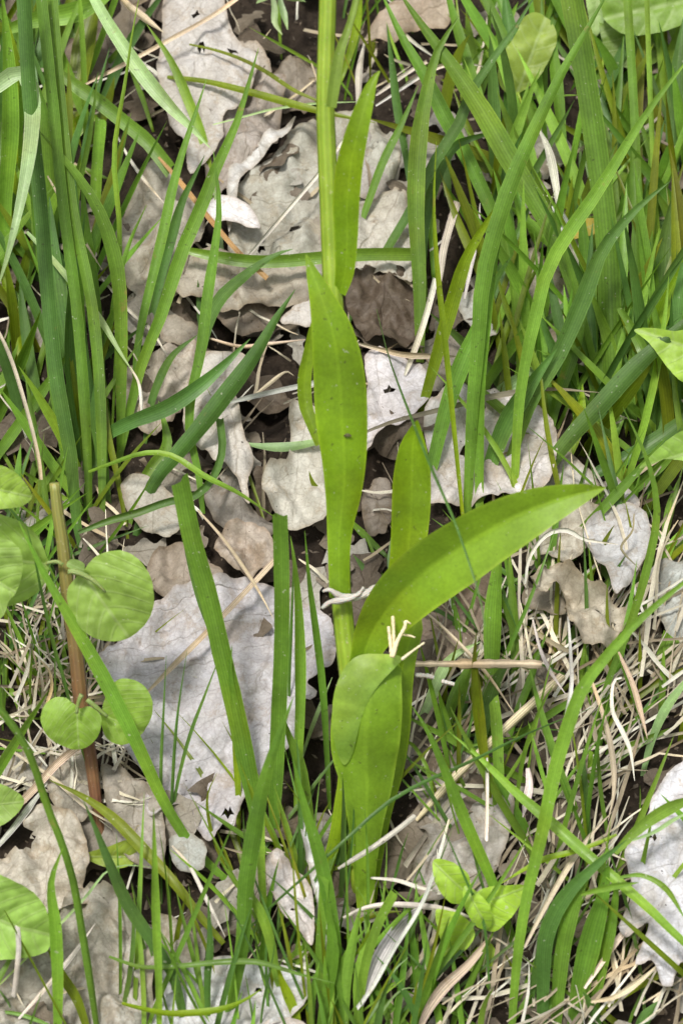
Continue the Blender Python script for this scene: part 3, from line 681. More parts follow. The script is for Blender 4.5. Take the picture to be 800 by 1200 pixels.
# x,y,width,millimetres towards the camera
o_leaf("398,700,24,3.5 397,660,25,3.5 398,620,30,3.5 402,580,42,4 403,540,52,5 400,490,61,6 397,440,60,7 390,395,50,8 378,355,31,8 366,322,14,7 359,301,2,6", cup=-.28, label='tallest upright leaf with narrow pointed tip')
o_leaf("424,775,30,6 436,742,44,10 460,706,64,18 492,673,74,26 530,645,75,32 572,618,68,36 612,598,54,38 650,584,34,38 675,577,17,37 693,573,1.5,36", cup=.42, roll=.28, col=(.215, .365, .028), shape=1.0, label='broad arching leaf pointing right')
o_leaf("470,745,26,-10 470,700,34,-10 478,650,40,-9 482,600,45,-8 483,560,44,-7 484,525,33,-5 487,503,15,-4 489,492,2,-3", cup=.3, col=(.185, .31, .012), twist=.2)
o_leaf("398,345,14,2 404,320,22,4 406,280,27,6 406,240,31,8 410,200,31,10 419,160,26,12 429,125,18,12 437,102,9,11 444,91,2,10", cup=.35, roll=-.2, label='narrow upright upper leaf with a cream tip')
o_leaf("388,132,12,9 392,105,14,10 398,70,12,10 408,40,8,9 416,10,7,8 422,-30,3,6", cup=.4, col=(.20, .30, .05), label='small pale bract clasping the stem')
o_leaf("374,520,10,-12 363,490,14,-13 357,470,16,-14 356,440,16,-14 361,410,13,-13 366,380,8,-12 370,362,1.5,-12", cup=.3, col=(.17, .27, .014))
o_leaf("430,1060,20,2 434,1010,26,2 441,950,36,1 450,900,46,0 458,850,46,-1 468,800,32,-2 476,765,26,-3 486,735,20,-4 490,716,3,-5", cup=-.2, col=(.185, .31, .012), n=36, label='outer sheathing leaf behind the blunt lower leaf')
# blunt lower leaf: its end bends over backwards
o_leaf("428,1062,20,8 427,1030,24,8 427,1000,30,9 428,960,42,10 429,915,62,12 427,875,80,14 429,835,82,16 434,805,74,16 440,785,64,13 443,775,55,8 444,770,50,-2 443,772,40,-12", cup=-.42, col=(.200, .345, .026), n=40, across=14, label='blunt broad lower leaf with its end folded back', shape=1.4)

fl = sheet('folded_leaf_tip', "418,770 444,767 471,771 462,784 446,800 432,820 422,846 413,884 403,898 394,880 389,850 391,815 401,788", M_ORCHID, (.215, .36, .05), h=1.9,
           mid=(440, 768, 402, 896), amp=.0004, rag=.15, step=4, parent=orch, tilt=OT, tiltroot=(426, 1052), cupk=-.35, seed=3)
_sp = [CAM + ray(407 + 4.5 * math.cos(a) * (1 + .3 * math.sin(3 * a)), 511 + 2.3 * math.sin(a)) for a in [k * math.pi / 5 for k in range(10)]]
def _on_orchid(P, front):
    root = ground_pt(426, 1052); a = R(OT); pn = Vector((0, math.cos(a), -math.sin(a))); d = (P - CAM).normalized()
    return CAM + d * ((root - CAM).dot(pn) / d.dot(pn)) - VD * front
_v = [_on_orchid(p, .0075 if k % 2 else .0072) for k, p in enumerate(_sp)] + [_on_orchid(CAM + ray(407, 511), .0078)]
mesh_obj('leaf_spot', _v, [(k, (k + 1) % 10, 10) for k in range(10)], M_STRAW, orch, [(0, 0)] * 11, color=(.05, .055, .015))

def twigs(name, label, cat, paths, mat=M_TWIG, parent=None, h=None):
    V, F, U = [], [], []
    for path, tilt, dy in paths:
        q = cr(parse(path), 22)
        B = ground_pt(426, 1052) + Vector((0, dy, 0)); a = R(tilt); pn = Vector((0, math.cos(a), -math.sin(a))); P = []
        for p in q:
            d = ray(p[0], p[1]); P.append(CAM + d * ((B - CAM).dot(pn) / d.dot(pn)))
        v, f, u = tube_geo(P, [p[2] / 2 * mpp(x) * random.uniform(.95, 1.5) for p, x in zip(q, P)], 7); b = len(V)
        V += v; U += u; F += [tuple(k + b for k in g) for g in f]
    o = mesh_obj(name, V, F, mat, parent, U); return tag(o, label, cat)
twigs('tendril_knot', 'bleached grey dry tendril wrapped round the orchid stem', 'tendril',
      [("378,693,3 386,691,5 396,697,7 408,700,8 420,699,8 432,693,7 440,687,4 448,684,2", OT, -.007), ("377,713,3 386,706,5 396,704,6 408,702,6 420,696,4 426,688,2.5", OT, -.0085), ("430,697,5 437,700,4 436,706,2", OT, -.008)])
twigs('straw_stub', 'upright broken cream straw splinters just above the blunt lower leaf', 'straw',
      [("459,770,4 457,750,3.4 455,734,3", OT, -.020), ("460,770,4.5 465,752,4 474,735,3.6 475,728,3 481,731,1.5", OT, -.021), ("459,769,4 461,745,3.6 460,722,3", OT, -.019), ("470,773,3 483,763,2.5 497,753,2", OT, -.016), ("472,744,2 480,745,2 486,747,1.5", OT, -.018)], mat=M_STRAW)
bpy.data.objects['straw_stub'].color = (.66, .62, .44, 1)
twigs('dry_stalk', 'thick horizontal beige dry stalk with a joint right of the blunt lower leaf', 'straw',
      [("473,778,5.5 500,778,6 530,778,6.5 539,778,9 546,778,9 580,778,8.5 610,778,8.5 634,779,7", OT, .004)], mat=M_STRAW)
bpy.data.objects['dry_stalk'].color = (.50, .42, .30, 1)
twigs('straw_fragment', 'short pale broken straw below the thick horizontal stalk', 'straw',
      [("486,791,4.5 500,792,5 508,794,4", OT, .006), ("517,798,4.5 532,802,4", OT, .006)])

# ------------------------------------------------------------------ red-stemmed round-leaved plant at left
BK = 1.25
net = empty('round_leaved_plant', ground_pt(118, 985), 'plant with thick reddish brown stem and paired round crinkled green leaves at the left', 'plant')
q, P = place(parse("122,990,13 116,960,14 108,900,15 100,850,17 95,820,18 90,770,18 84,720,17 78,680,16 74,640,15 68,600,14 64,566,12"), 50, 16)
V, F, U = tube_geo(P, [a[2] / 2 * mpp(p) * (1.12 if i in (16, 17, 30, 31) else 1) for i, (a, p) in enumerate(zip(q, P))], 12)
mesh_obj('stem', V, F, M_NSTEM, net, U)
def broad(poly, mid, col=(.20, .32, .075), h=1.0, root=(118, 985), tilt=16, parent=net, **kw):
    kw.setdefault('quilt', .0004); kw.setdefault('fold', .30); kw['cupk'] = -kw.get('cupk', .1) * 2.6
    return sheet('leaf', poly, M_BROAD, jit(tuple(a * b for a, b in zip(col, (1.42, 1.38, 1.15))), .06), h=h, mid=mid, rag=.25, step=3.6, amp=.0012, tilt=tilt, tiltroot=root, parent=parent, **kw)
broad("98,668 108,655 124,647 142,645 158,651 171,664 179,682 181,702 176,722 164,738 148,749 130,752 112,748 96,738 84,722 78,703 80,688 90,676", (94, 668, 150, 748), h=1.6, cupk=.18)
broad("88,826 76,818 62,818 51,828 48,844 55,861 70,873 88,879 102,876 114,864 119,848 116,836 104,828 94,830", (90, 828, 92, 878), col=(.17, .29, .045), h=1.9, cupk=.25)
broad("118,838 124,816 136,798 152,795 168,802 178,816 179,834 172,852 160,866 144,873 128,868 120,856", (120, 838, 165, 858), col=(.18, .30, .055), h=1.0, cupk=.2)
broad("56,660 50,640 38,620 18,608 -12,604 -30,640 -30,700 -6,712 16,709 38,699 52,684", (56, 662, -30, 650), h=1.0, cupk=.15)
broad("28,655 22,640 4,630 -20,628 -40,660 -40,720 -14,730 4,722 10,706 18,696 26,676", (-40, 660, 28, 700), h=2.6, col=(.22, .34, .09))
broad("-20,548 4,546 22,556 35,574 36,584 26,593 6,596 -20,594", (-20, 570, 36, 582), h=2.2, col=(.24, .38, .07))
broad("84,668 78,662 82,656 92,656 100,662 96,672 88,674", (80, 660, 98, 668), h=1.9, col=(.20, .30, .10), quilt=0)
q, P = place(parse("82,672,4 90,670,6 100,672,5"), 6, 16, dy=-.012)
def petiole(path, dy=-.008):
    q, P = place(parse(path), 8, 16, dy=dy); B = ground_pt(118, 985) + Vector((0, dy, 0)); a = R(16); pn = Vector((0, math.cos(a), -math.sin(a)))
    P = [CAM + ray(p[0], p[1]) * ((B - CAM).dot(pn) / ray(p[0], p[1]).dot(pn)) for p in q]
    V, F, U = tube_geo(P, [p[2] / 2 * mpp(x) for p, x in zip(q, P)], 7); mesh_obj('petiole', V, F, M_PETI, net, U)
petiole("80,670,7 92,671,7 112,682,5 124,694,3", -.020); petiole("74,662,5 66,658,4.5 54,660,4", -.008); petiole("96,814,6 92,824,5 90,836,4", -.022); petiole("102,820,6 112,828,6 126,840,4", -.014)
gb = empty('broad_green_leaf', ground_pt(-30, 1080), 'large light green rounded leaf cut by the left edge near the bottom', 'plant', 'broad leaves at the edges')
broad("-30,1016 0,1022 24,1032 46,1050 58,1072 60,1096 54,1116 30,1122 -6,1124 -30,1122", (-30, 1070, 58, 1098), col=(.24, .40, .10), h=1.6, parent=gb, root=(-20, 1160), cupk=.1)
gb = empty('broad_green_leaf', ground_pt(-20, 960), 'small light green leaf at the left edge beside crossed pale straws', 'plant', 'broad leaves at the edges')
broad("-30,914 2,918 20,928 28,940 18,956 -4,970 -30,972", (-30, 945, 28, 940), col=(.25, .40, .11), h=1.2, parent=gb, root=(-20, 1000))
gb = empty('broad_green_leaf', ground_pt(130, 1010), 'yellowing small round leaf behind bent blades low at left', 'plant', 'broad leaves at the edges')
broad("98,1004 112,996 132,990 150,984 160,1000 158,1012 138,1018 118,1014", (98, 1004, 158, 1005), col=(.26, .36, .06), h=.6, parent=gb, root=(130, 1030))

# ------------------------------------------------------------------ seedling at lower right
sd_ = empty('seedling', ground_pt(562, 1098), 'small light green seedling with four rounded toothed leaves on a thin brown stalk', 'plant')
def small(poly, mid, h, **kw): broad(poly, mid, col=(.27, .43, .05), h=h + .6, parent=sd_, root=(562, 1098), tilt=12, quilt=.0003, **kw)
small("508,1010 522,1008 536,1014 548,1024 552,1040 556,1056 544,1060 528,1058 516,1046 508,1028", (508, 1012, 556, 1056), 1.2, cupk=.2)
small("552,1052 566,1042 586,1038 616,1040 612,1056 598,1074 580,1090 562,1086 552,1070", (552, 1062, 616, 1042), 1.0, cupk=.2)
small("510,1066 524,1066 540,1072 552,1084 556,1096 548,1110 534,1120 522,1126 518,1108 512,1088", (552, 1088, 520, 1120), 1.5, cupk=.2)
small("546,1040 566,1052 576,1070 574,1090 560,1088 548,1072 542,1054", (546, 1042, 572, 1090), 1.8, cupk=.3)
small("546,1126 556,1112 572,1104 580,1114 578,1132 564,1140 550,1138", (574, 1106, 554, 1136), .6)
q, P = place(parse("566,1102,6 562,1092,6 556,1080,5 552,1068,4"), 8, 10)
V, F, U = tube_geo(P, [p[2] / 2 * mpp(x) for p, x in zip(q, P)], 8); mesh_obj('stalk', V, F, M_NSTEM, sd_, U)
# ------------------------------------------------------------------ broad leaves upper right
def edge_leaf(label, poly, mid, col, h, root, tilt=24):
    g = empty('broad_green_leaf', ground_pt(*root), label, 'plant', 'broad leaves at the edges')
    broad(poly, mid, col=col, h=h, parent=g, root=root, tilt=tilt, cupk=.1)
    q, P = place([(root[0], root[1], 3), ((root[0] + mid[0]) / 2 + 4, (root[1] + mid[1]) / 2, 3.4), (mid[0], mid[1], 3)], 10, tilt, dy=-h * .005)
    V, F, U = tube_geo(P, [max(.8, p[2] / 2) * mpp(x) for p, x in zip(q, P)], 7); mesh_obj('petiole', V, F, M_OSTEM, g, U)
edge_leaf('large rounded mid-green leaf at the top right corner', "706,-20 760,-24 830,-10 830,24 800,30 770,40 742,42 722,36 706,14", (830, -5, 710, 20), (.15, .26, .05), 1., (820, 150))
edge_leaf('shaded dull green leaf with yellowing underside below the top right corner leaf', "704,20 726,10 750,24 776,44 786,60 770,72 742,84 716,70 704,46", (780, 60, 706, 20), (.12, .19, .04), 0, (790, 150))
edge_leaf('oval yellow-green leaf behind crossing blades in the upper right', "604,40 612,22 628,14 644,22 652,44 646,64 630,92 612,106 598,110 584,96 586,70", (606, 108, 640, 18), (.19, .27, .05), 0, (622, 180))
edge_leaf('pale green serrated leaf scrap at the top beside the long diagonal blade', "686,-20 712,-24 710,10 704,34 696,42 690,26", (700, -20, 698, 42), (.30, .44, .20), .6, (704, 120))
edge_leaf('bright green pointed leaf reaching in from the right edge', "744,386 764,384 790,388 840,384 840,450 812,448 794,446 776,424 760,402", (840, 420, 746, 386), (.24, .38, .06), 2.2, (835, 560))
edge_leaf('light green pointed leaf at the right edge just above the silver-grey leaf', "750,548 770,526 796,506 840,496 840,545 800,540 780,538 764,544", (840, 520, 750, 548), (.22, .36, .08), 2.4, (840, 640))
lf = empty('leaflet_spray', ground_pt(330, 70), 'spray of narrow pale green leaflets hanging at the top edge left of the orchid stem', 'plant')
for a in ("318,-12 322,10 322,26 331,41", "326,-8 330,8 334,22 337,35", "322,-5 345,-2 358,2", "326,-5 312,-4 300,4", "330,-10 350,-10 368,-4"):
    blade(lf, 'P', 8, a, h=(2.5, 2.0), n=10, name='leaflet')
blade(lf, 'B', 4, "330,70 328,40 326,-10", tilt=10, n=10, name='stalk')

# ------------------------------------------------------------------ grass tufts, every blade a part
tuft('dense tuft of thick dark green culms at the upper left', (98, 640), [
    ('D', 17, "97,650 88,600 84,540 66,440 56,340 48,240 36,120 28,-15", dict(tilt=20, blunt=True, roll=.1)),
    ('M', 13, "106,610 100,480 90,360 74,240 62,120 47,-15", dict(tilt=22, blunt=True)),
    ('M', 13, "120,620 118,480 108,360 84,240 70,110 60,-15", dict(tilt=24, blunt=True)),
    ('D', 24, "100,520 88,450 76,400 64,320 58,230", dict(tilt=26)),
    ('M', 17, "60,430 56,360 50,290 40,210 30,150"), ('M', 17, "64,330 62,260 58,200 52,130 38,84", dict(tilt=18)),
    ('B', 20, "4,330 6,240 12,150 10,70 2,-12", dict(tilt=10)), ('Y', 22, "20,300 16,220 14,150 20,90 8,20", dict(tilt=12)),
    ('M', 17, "141,540 142,460 142,400 139,330 128,280 112,240 90,205 65,175 43,150", dict(tilt=14)),
    ('D', 14, "112,560 108,480 96,400 92,320 100,250"), ('D', 15, "118,470 112,400 104,330 92,270 88,200"),
    ('M', 12, "85,600 78,540 70,490 62,440 58,380", dict(blunt=True)), ('O', 8, "150,632 140,570 125,500 118,430 110,400"),
    ('D', 11, "100,600 104,560 112,520 100,470"), ('M', 14, "36,480 34,420 26,360 8,330"), ('Y', 12, "26,430 20,390 12,350 -4,300"),
    ('D', 13, "40,450 20,436 0,444 -20,462", dict(tilt=30)), ('M', 9, "60,620 50,560 40,500 30,440"), ('D', 16, "128,600 122,560 118,520 112,480 116,430"),
    ('Y', 18, "78,188 84,160 100,140 122,138", dict(tilt=30)), ('B', 13, "112,260 114,200 119,140", dict(blunt=True)),
    ('B', 7, "38,200 55,190 85,195 110,203 136,213", dict(tilt=5)), ('M', 6, "24,290 24,200 25,120 25,40", dict(tilt=6)),
    ('D', 12, "90,330 84,260 76,190 70,120"), ('M', 14, "120,420 112,350 102,280 96,210"), ('D', 10, "44,330 40,240 34,160 36,90")])
single('grass_shoot', 'broad pale green blade arching over and hanging down at the left edge', 'grass blade', 'P', 19,
       "-60,330 -50,200 -25,120 0,98 26,84 38,112 37,160 28,220 12,290 -4,342", h=(.2, 6, 9, 10, 10, 10, 9.4, 8), n=30, roll=.1, twist=.2)
single('grass_shoot', 'pale green blade slanting down from the top edge to a white tip', 'grass blade', 'P', 18, "96,-30 120,15 142,50 170,90 200,125 225,150 247,174",
       h=(5, 4.6, 4, 3.4), cup=.5, roll=.2, twist=.2)
single('grass_shoot', 'wide green blade browning towards its lower end across the upper left', 'grass blade', 'M', 17, "66,82 88,100 112,116 142,140 170,163 188,184 200,200", h=(3.2, 3, 2.4, 1.8), blunt=True, roll=.1, twist=.2)
single('dry_straw', 'orange-brown dry blade end continuing down to the horizontal green blade', 'straw', 'R', 6, "186,184 212,214 244,254 280,296 313,326", h=(2.0, 2, 1.9, 1.8), blunt=True)
single('grass_shoot', 'thin green blade with a white tip slanting across the left culms', 'grass blade', 'P', 9, "32,272 60,302 90,338 120,378 138,408 156,436", h=(4, 4, 3.6, 3), roll=.1)
single('grass_shoot', 'horizontal flattened green blade left of the orchid stem', 'grass blade', 'M', 15, "212,292 250,300 290,306 330,306 375,302 430,298 484,298", h=(2.2, 2.2, 2.2, 1.8), blunt=True, roll=.1, twist=.1)
single('grass_shoot', 'slender bright blade arching right from the left culms towards centre', 'grass blade', 'B', 7, "104,553 128,544 168,531 202,534 240,558 280,578 322,606", h=(1.5, 3, 3.2, 2.5, 1.2), roll=.1)
single('grass_shoot', 'dark green blade rising right to a fine tip left of the tall orchid leaf', 'grass blade', 'D', 19, "101,552 104,534 128,508 160,492 196,478 232,454 262,428 293,397", h=(.5, 2.2, 3.2, 3.6), roll=.1, twist=.2)
single('bent_culm', 'bent dark green round stem with pale node below the slender arch', 'grass blade', 'D', 9, "92,624 128,610 160,601 196,588 226,582 248,562 260,528 257,490", h=(2, 2.4, 2.4, 2), blunt=True, cup=.8)
single('grass_shoot', 'broad bright blade lying nearly level in the top left corner', 'grass blade', 'B', 24, "10,34 45,22 80,16 112,4 140,-14", h=(3, 3.2, 3), roll=.1)
tuft('tuft of long upright blades fanning right of the left culms', (150, 500), [
    ('M', 16, "136,550 165,430 185,380 200,335 215,290 237,240 252,200 275,150 288,110 303,56", dict(tilt=22)),
    ('M', 12, "158,480 160,420 167,375 180,320 192,270 202,222 212,185 224,148 234,118 242,93", dict(tilt=28)),
    ('D', 12, "168,410 185,340 198,290 212,240 226,210 240,182", dict(tilt=30)),
    ('D', 21, "160,628 178,570 205,535 235,500 262,465 285,435 305,405 322,375 346,339", dict(tilt=20, roll=.15)),
    ('B', 6, "132,500 136,420 140,340 140,260 134,180 148,90 155,40 165,-12", dict(tilt=14)), ('B', 6, "180,155 166,112 150,76", dict(tilt=30)),
    ('M', 14, "150,620 160,580 178,548 196,520 186,470", dict(tilt=30)), ('D', 10, "170,520 178,470 200,420 232,392"),
    ('O', 26, "84,150 90,110 98,60 110,10 114,-14", dict(tilt=34)), ('M', 15, "128,500 120,460 116,430 122,380"),
    ('B', 12, "250,235 240,170 222,120 200,70 172,28", dict(tilt=30)), ('M', 6, "130,420 132,360 150,290 172,240")])
tuft('forked tuft of dark blades crossing the horizontal blade left of the orchid', (232, 600), [
    ('M', 13, "238,602 232,550 222,505 225,460 236,410 243,350 252,290 257,240 250,176", dict(tilt=22)),
    ('D', 15, "224,480 238,400 255,355 285,325 320,300 343,292", dict(tilt=16)),
    ('D', 8, "238,420 236,380 233,345 232,328", dict(tilt=18)), ('P', 5, "262,340 260,290 254,240 248,200", dict(tilt=20)),
    ('O', 4, "318,640 300,580 280,530 262,492 240,450", dict(tilt=40)), ('O', 7, "390,602 378,585 366,565 362,552", dict(tilt=10))])
single('grass_shoot', 'pale yellow-green blade lying horizontally just left of the tall orchid leaf', 'grass blade', 'P', 11, "388,512 360,520 330,524 300,522 284,518", h=(2, 1.6, 1.4, 1.2), roll=.0, twist=0)
single('grass_shoot', 'olive rigid blade crossing behind the upper orchid stem', 'grass blade', 'O', 9, "196,90 240,95 290,107 340,121 378,131 420,140 440,144", h=(1.6, 2.2, 2.6, 2.8))
single('grass_shoot', 'thin olive stem sagging above the rigid olive blade', 'grass blade', 'O', 5, "222,52 250,58 280,68 310,83 345,106 376,120 402,138", h=(1.8, 2.2, 2.6, 2.6))
single('grass_shoot', 'hair-thin pale green blade under the rigid olive blade', 'grass blade', 'P', 3, "250,146 285,137 320,128 372,121 430,119", h=(2, 2.4, 2.6))
tuft('tall cut blades standing in front of the largest pale leaf', (300, 985), [
    ('M', 22, "306,990 297,935 284,870 272,815 261,770 245,700 226,634 211,562", dict(tilt=14, blunt=True, roll=.1, twist=.2)),
    ('D', 5, "264,800 246,740 232,700 217,640 212,602", dict(tilt=14)), ('M', 10, "300,980 288,900 278,840 270,790 272,756", dict(tilt=12)),
    ('M', 18, "322,990 322,940 326,850 330,750 330,680 328,603", dict(tilt=10, blunt=True, roll=.0, twist=.1)),
    ('B', 13, "347,970 350,880 352,800 350,720 345,660 340,628", dict(tilt=12, roll=.1)), ('D', 4, "339,890 339,800 342,720 344,650", dict(tilt=12)),
    ('M', 9, "386,950 379,820 370,740 362,680 357,622", dict(tilt=12)), ('P', 5, "350,900 362,862 376,825 389,794", dict(tilt=8)),
    ('M', 13, "368,980 352,900 338,862 331,836", dict(tilt=8)), ('Y', 8, "280,990 279,920 275,860 272,820", dict(tilt=14)),
    ('M', 20, "262,1225 275,1160 285,1100 288,1040 297,980 306,930 320,880 335,840 344,816", dict(tilt=12, roll=.1)),
    ('B', 10, "322,1135 312,1090 306,1020 306,960 312,890", dict(tilt=12)), ('B', 12, "346,1192 326,1150 316,1100 300,1060 277,1035 256,1006", dict(tilt=8)),
    ('M', 16, "396,1205 394,1120 386,1060 373,1000 358,950 342,885", dict(tilt=12)), ('B', 11, "378,1180 375,1120 378,1070 380,1028", dict(tilt=6, blunt=True)),
    ('Y', 17, "376,1070 386,1010 396,970 402,920 400,860", dict(tilt=10)), ('B', 8, "366,1210 366,1165 374,1128", dict(tilt=5)), ('B', 8, "380,1210 382,1168 380,1120", dict(tilt=5)),
    ('B', 11, "322,1150 336,1132 350,1116 364,1102", dict(tilt=2)), ('O', 4, "278,1040 262,1012 248,975 243,935 254,906", dict(tilt=14)),
    ('D', 3, "302,1240 308,1180 320,1120 322,1100", dict(tilt=10)), ('M', 16, "372,1225 384,1160 390,1110 382,1050", dict(tilt=12)),
    ('D', 4, "334,1000 330,1040 326,1080 325,1110", dict(h=(1, 2, 1))), ('Y', 12, "352,1225 346,1190 330,1150 325,1130", dict(tilt=10))])
tuft('three needle-thin dark grass shoots in front of the largest pale leaf', (192, 1040), [
    ('D', 4, "190,1060 189,1000 189,900 192,830 195,768", dict(tilt=14)), ('D', 4, "200,1060 200,1000 203,910 208,840 219,764", dict(tilt=14)),
    ('D', 4.5, "200,1000 204,940 220,870 240,815 259,766", dict(tilt=14))])
single('grass_shoot', 'long light green blade leaning left across the red-stemmed plant', 'grass blade', 'B', 17, "276,1040 232,1000 195,945 160,870 128,806 100,755 75,712 50,668 22,610", tilt=12, roll=.1, twist=.2)
single('grass_shoot', 'blade fading from yellow to olive with a cut end low at left', 'grass blade', 'O', 14, "262,1106 236,1076 202,1032 165,992 130,956 95,932 58,914", h=(1.6, 2.6, 2.6, 2.2), roll=.1)
single('grass_shoot', 'dark blue-green blade slanting behind the yellowing blade', 'grass blade', 'D', 15, "222,1230 205,1150 180,1105 150,1060 128,1010 112,970 98,938", tilt=16, roll=.1)
single('grass_shoot', 'thin dark stem passing over the round leaves at left', 'grass blade', 'D', 4.5, "122,968 108,915 88,850 76,800 64,760 50,700 40,650 24,590", tilt=6)
tuft('jointed green culm and straight blades at the bottom left', (118, 1235), [
    ('M', 9, "119,1240 108,1160 95,1080 86,1030 72,985 56,945 36,885 14,848 -12,818", dict(tilt=12, blunt=True, cup=.8)),
    ('B', 15, "68,1240 68,1150 65,1085 60,1035 74,993", dict(tilt=8, roll=.0)), ('O', 12, "108,1225 92,1175 76,1148 54,1108", dict(tilt=16)),
    ('B', 10, "187,1240 186,1150 183,1080 181,1000 180,946", dict(tilt=10)), ('D', 9, "245,1225 243,1150 246,1110 244,1050", dict(tilt=10)),
    ('D', 5, "186,1180 172,1120 160,1080", dict(tilt=16)), ('D', 3, "-5,1155 8,1172 14,1185", dict(h=(1, 1))), ('M', 5, "-8,1185 20,1188 50,1198 70,1208", dict(h=(1.5, 1.5)))])
single('grass_shoot', 'hair-thin pale blade crossing the lumpy leaf at bottom left', 'grass blade', 'P', 3.5, "-8,1162 30,1124 66,1088 100,1052 124,1022 146,1014 176,1016", h=(1, 2.6, 3, 2.4))
single('grass_shoot', 'slim horizontal green blade over the white-grey leaf near the bottom', 'grass blade', 'M', 7, "128,1121 165,1133 210,1132 265,1127 305,1128 345,1140 392,1152", h=(2, 2.6, 2.8, 2.4))
single('grass_shoot', 'yellow-green curved blade along the bottom edge', 'grass blade', 'Y', 8, "143,1176 170,1183 200,1188 240,1186 268,1180 290,1170 308,1158", h=(2, 2.6, 2.8, 2.6))
single('grass_shoot', 'very long thin dark stem crossing the orchid foot diagonally', 'grass blade', 'D', 4.5, "284,1096 320,1060 365,1020 405,984 455,940 500,915 550,893 600,868 650,846 695,829", h=(1.5, 4.5, 5, 4.5, 3))
tuft('bushy small tuft of light blades at the foot of the orchid', (420, 1205), [
    ('B', 12, "404,1225 406,1150 414,1100 424,1056", dict(tilt=14)), ('B', 11, "416,1225 424,1150 440,1090 462,1046", dict(tilt=10, blunt=True)),
    ('M', 10, "410,1215 400,1160 406,1120 430,1086", dict(tilt=10)), ('B', 10, "420,1215 418,1160 424,1120 434,1080", dict(tilt=12)),
    ('D', 3.5, "452,1062 462,1030 470,1000 478,976", dict(tilt=14)), ('B', 9, "478,1225 488,1185 496,1150 502,1148", dict(tilt=14)),
    ('P', 4, "412,1225 440,1180 460,1140 478,1122", dict(tilt=14)), ('P', 3, "430,1225 448,1185 470,1160 490,1158", dict(tilt=14)),
    ('M', 7, "398,1225 402,1190 396,1150 390,1100", dict(tilt=14)), ('B', 8, "426,1225 436,1190 452,1160 468,1148", dict(tilt=20)), ('O', 6, "404,1100 420,1080 446,1070 470,1068", dict(tilt=10)),
    ('M', 3, "408,1200 408,1120 406,1040 404,960", dict(tilt=8)), ('Y', 5, "404,1140 410,1100 422,1080 442,1062", dict(tilt=10))])
tuft('pair of blades crossing beside the seedling', (612, 1140), [
    ('M', 14, "612,1140 595,1085 575,1030 555,985 540,950 520,900 500,855 482,827", dict(tilt=10, roll=.1)),
    ('D', 3.5, "575,1210 572,1140 566,1080 545,1030 528,990 514,960", dict(tilt=10)), ('D', 3.5, "590,1100 572,1060 560,1020 545,960 532,930", dict(tilt=8)),
    ('D', 3, "560,1215 540,1180 500,1140 470,1110 448,1090", dict(tilt=6))])
single('grass_shoot', 'yellow-green blade slanting from the right edge up left over the straw', 'grass blade', 'B', 14, "840,1136 800,1104 760,1065 720,1030 685,1000 650,968 600,925 560,886 524,856", h=(3, 4, 4, 3.4), roll=.1)
single('grass_shoot', 'thin blade with a yellow stretch above the wide-bladed bottom tuft', 'grass blade', 'Y', 7, "722,978 700,988 672,998 640,1006 612,1020 586,1036", h=(3.6, 3.4, 2.6))
single('grass_shoot', 'longest light green blade sweeping from the bottom edge to the right edge', 'grass blade', 'B', 16, "598,1240 603,1150 615,1060 635,975 648,910 662,860 680,810 705,775 745,730 800,683 845,650", tilt=12, roll=.0, twist=.3, n=30)
tuft('wide-bladed tuft rising at the bottom right beside the silver-white leaf', (665, 1235), [
    ('M', 26, "668,1240 678,1165 692,1100 706,1050 712,1006", dict(tilt=12, roll=.1)), ('M', 19, "648,1240 654,1150 664,1085 684,1030 716,992", dict(tilt=10)),
    ('D', 19, "634,1240 636,1150 640,1095 662,1050 700,1012 734,984", dict(tilt=8)), ('M', 15, "690,1225 700,1150 716,1080 724,1020", dict(tilt=16)),
    ('B', 15, "720,1000 740,978 768,956 800,940 830,934", dict(h=(4.5, 4.5, 4))), ('M', 7, "726,1028 752,1026 780,1042 804,1080", dict(h=(4.5, 4.5, 4))),
    ('M', 8, "680,1048 712,1040 748,1034", dict(h=(4.6, 4.6))), ('P', 5, "740,985 766,975 790,960 812,950", dict(h=(4.6, 4.6))),
    ('D', 12, "698,1240 698,1200 688,1170 682,1162", dict(tilt=10)), ('D', 15, "744,1240 752,1200 766,1180 776,1172", dict(tilt=14)),
    ('B', 6, "652,1200 660,1140 672,1080 690,1040", dict(tilt=8)), ('M', 5, "650,1215 676,1180 712,1142", dict(tilt=8))])
tuft('vertical green blades growing behind the thick horizontal stalk', (575, 900), [
    ('M', 20, "574,880 576,800 578,720 583,660 586,620", dict(tilt=20)), ('B', 13, "582,975 583,900 580,840 577,820", dict(tilt=16, blunt=True)),
    ('M', 14, "560,860 552,800 540,750 530,700"), ('D', 16, "540,860 545,800 560,760 590,735"), ('P', 13, "482,872 500,830 525,775 562,752", dict(tilt=34)),
    ('D', 18, "556,900 566,850 580,800 600,770"), ('M', 12, "600,860 604,780 600,700 596,640"), ('P', 10, "564,720 552,700 538,686", dict(tilt=30)),
    ('M', 14, "520,880 528,830 546,790 562,760"), ('D', 14, "500,890 520,872 548,866", dict(tilt=40)), ('O', 9, "536,846 512,820 500,800", dict(tilt=30)),
    ('M', 9, "590,900 600,850 620,800 640,740"), ('B', 5, "470,905 478,870 500,900 512,960", dict(h=(1, 2, 1)))])
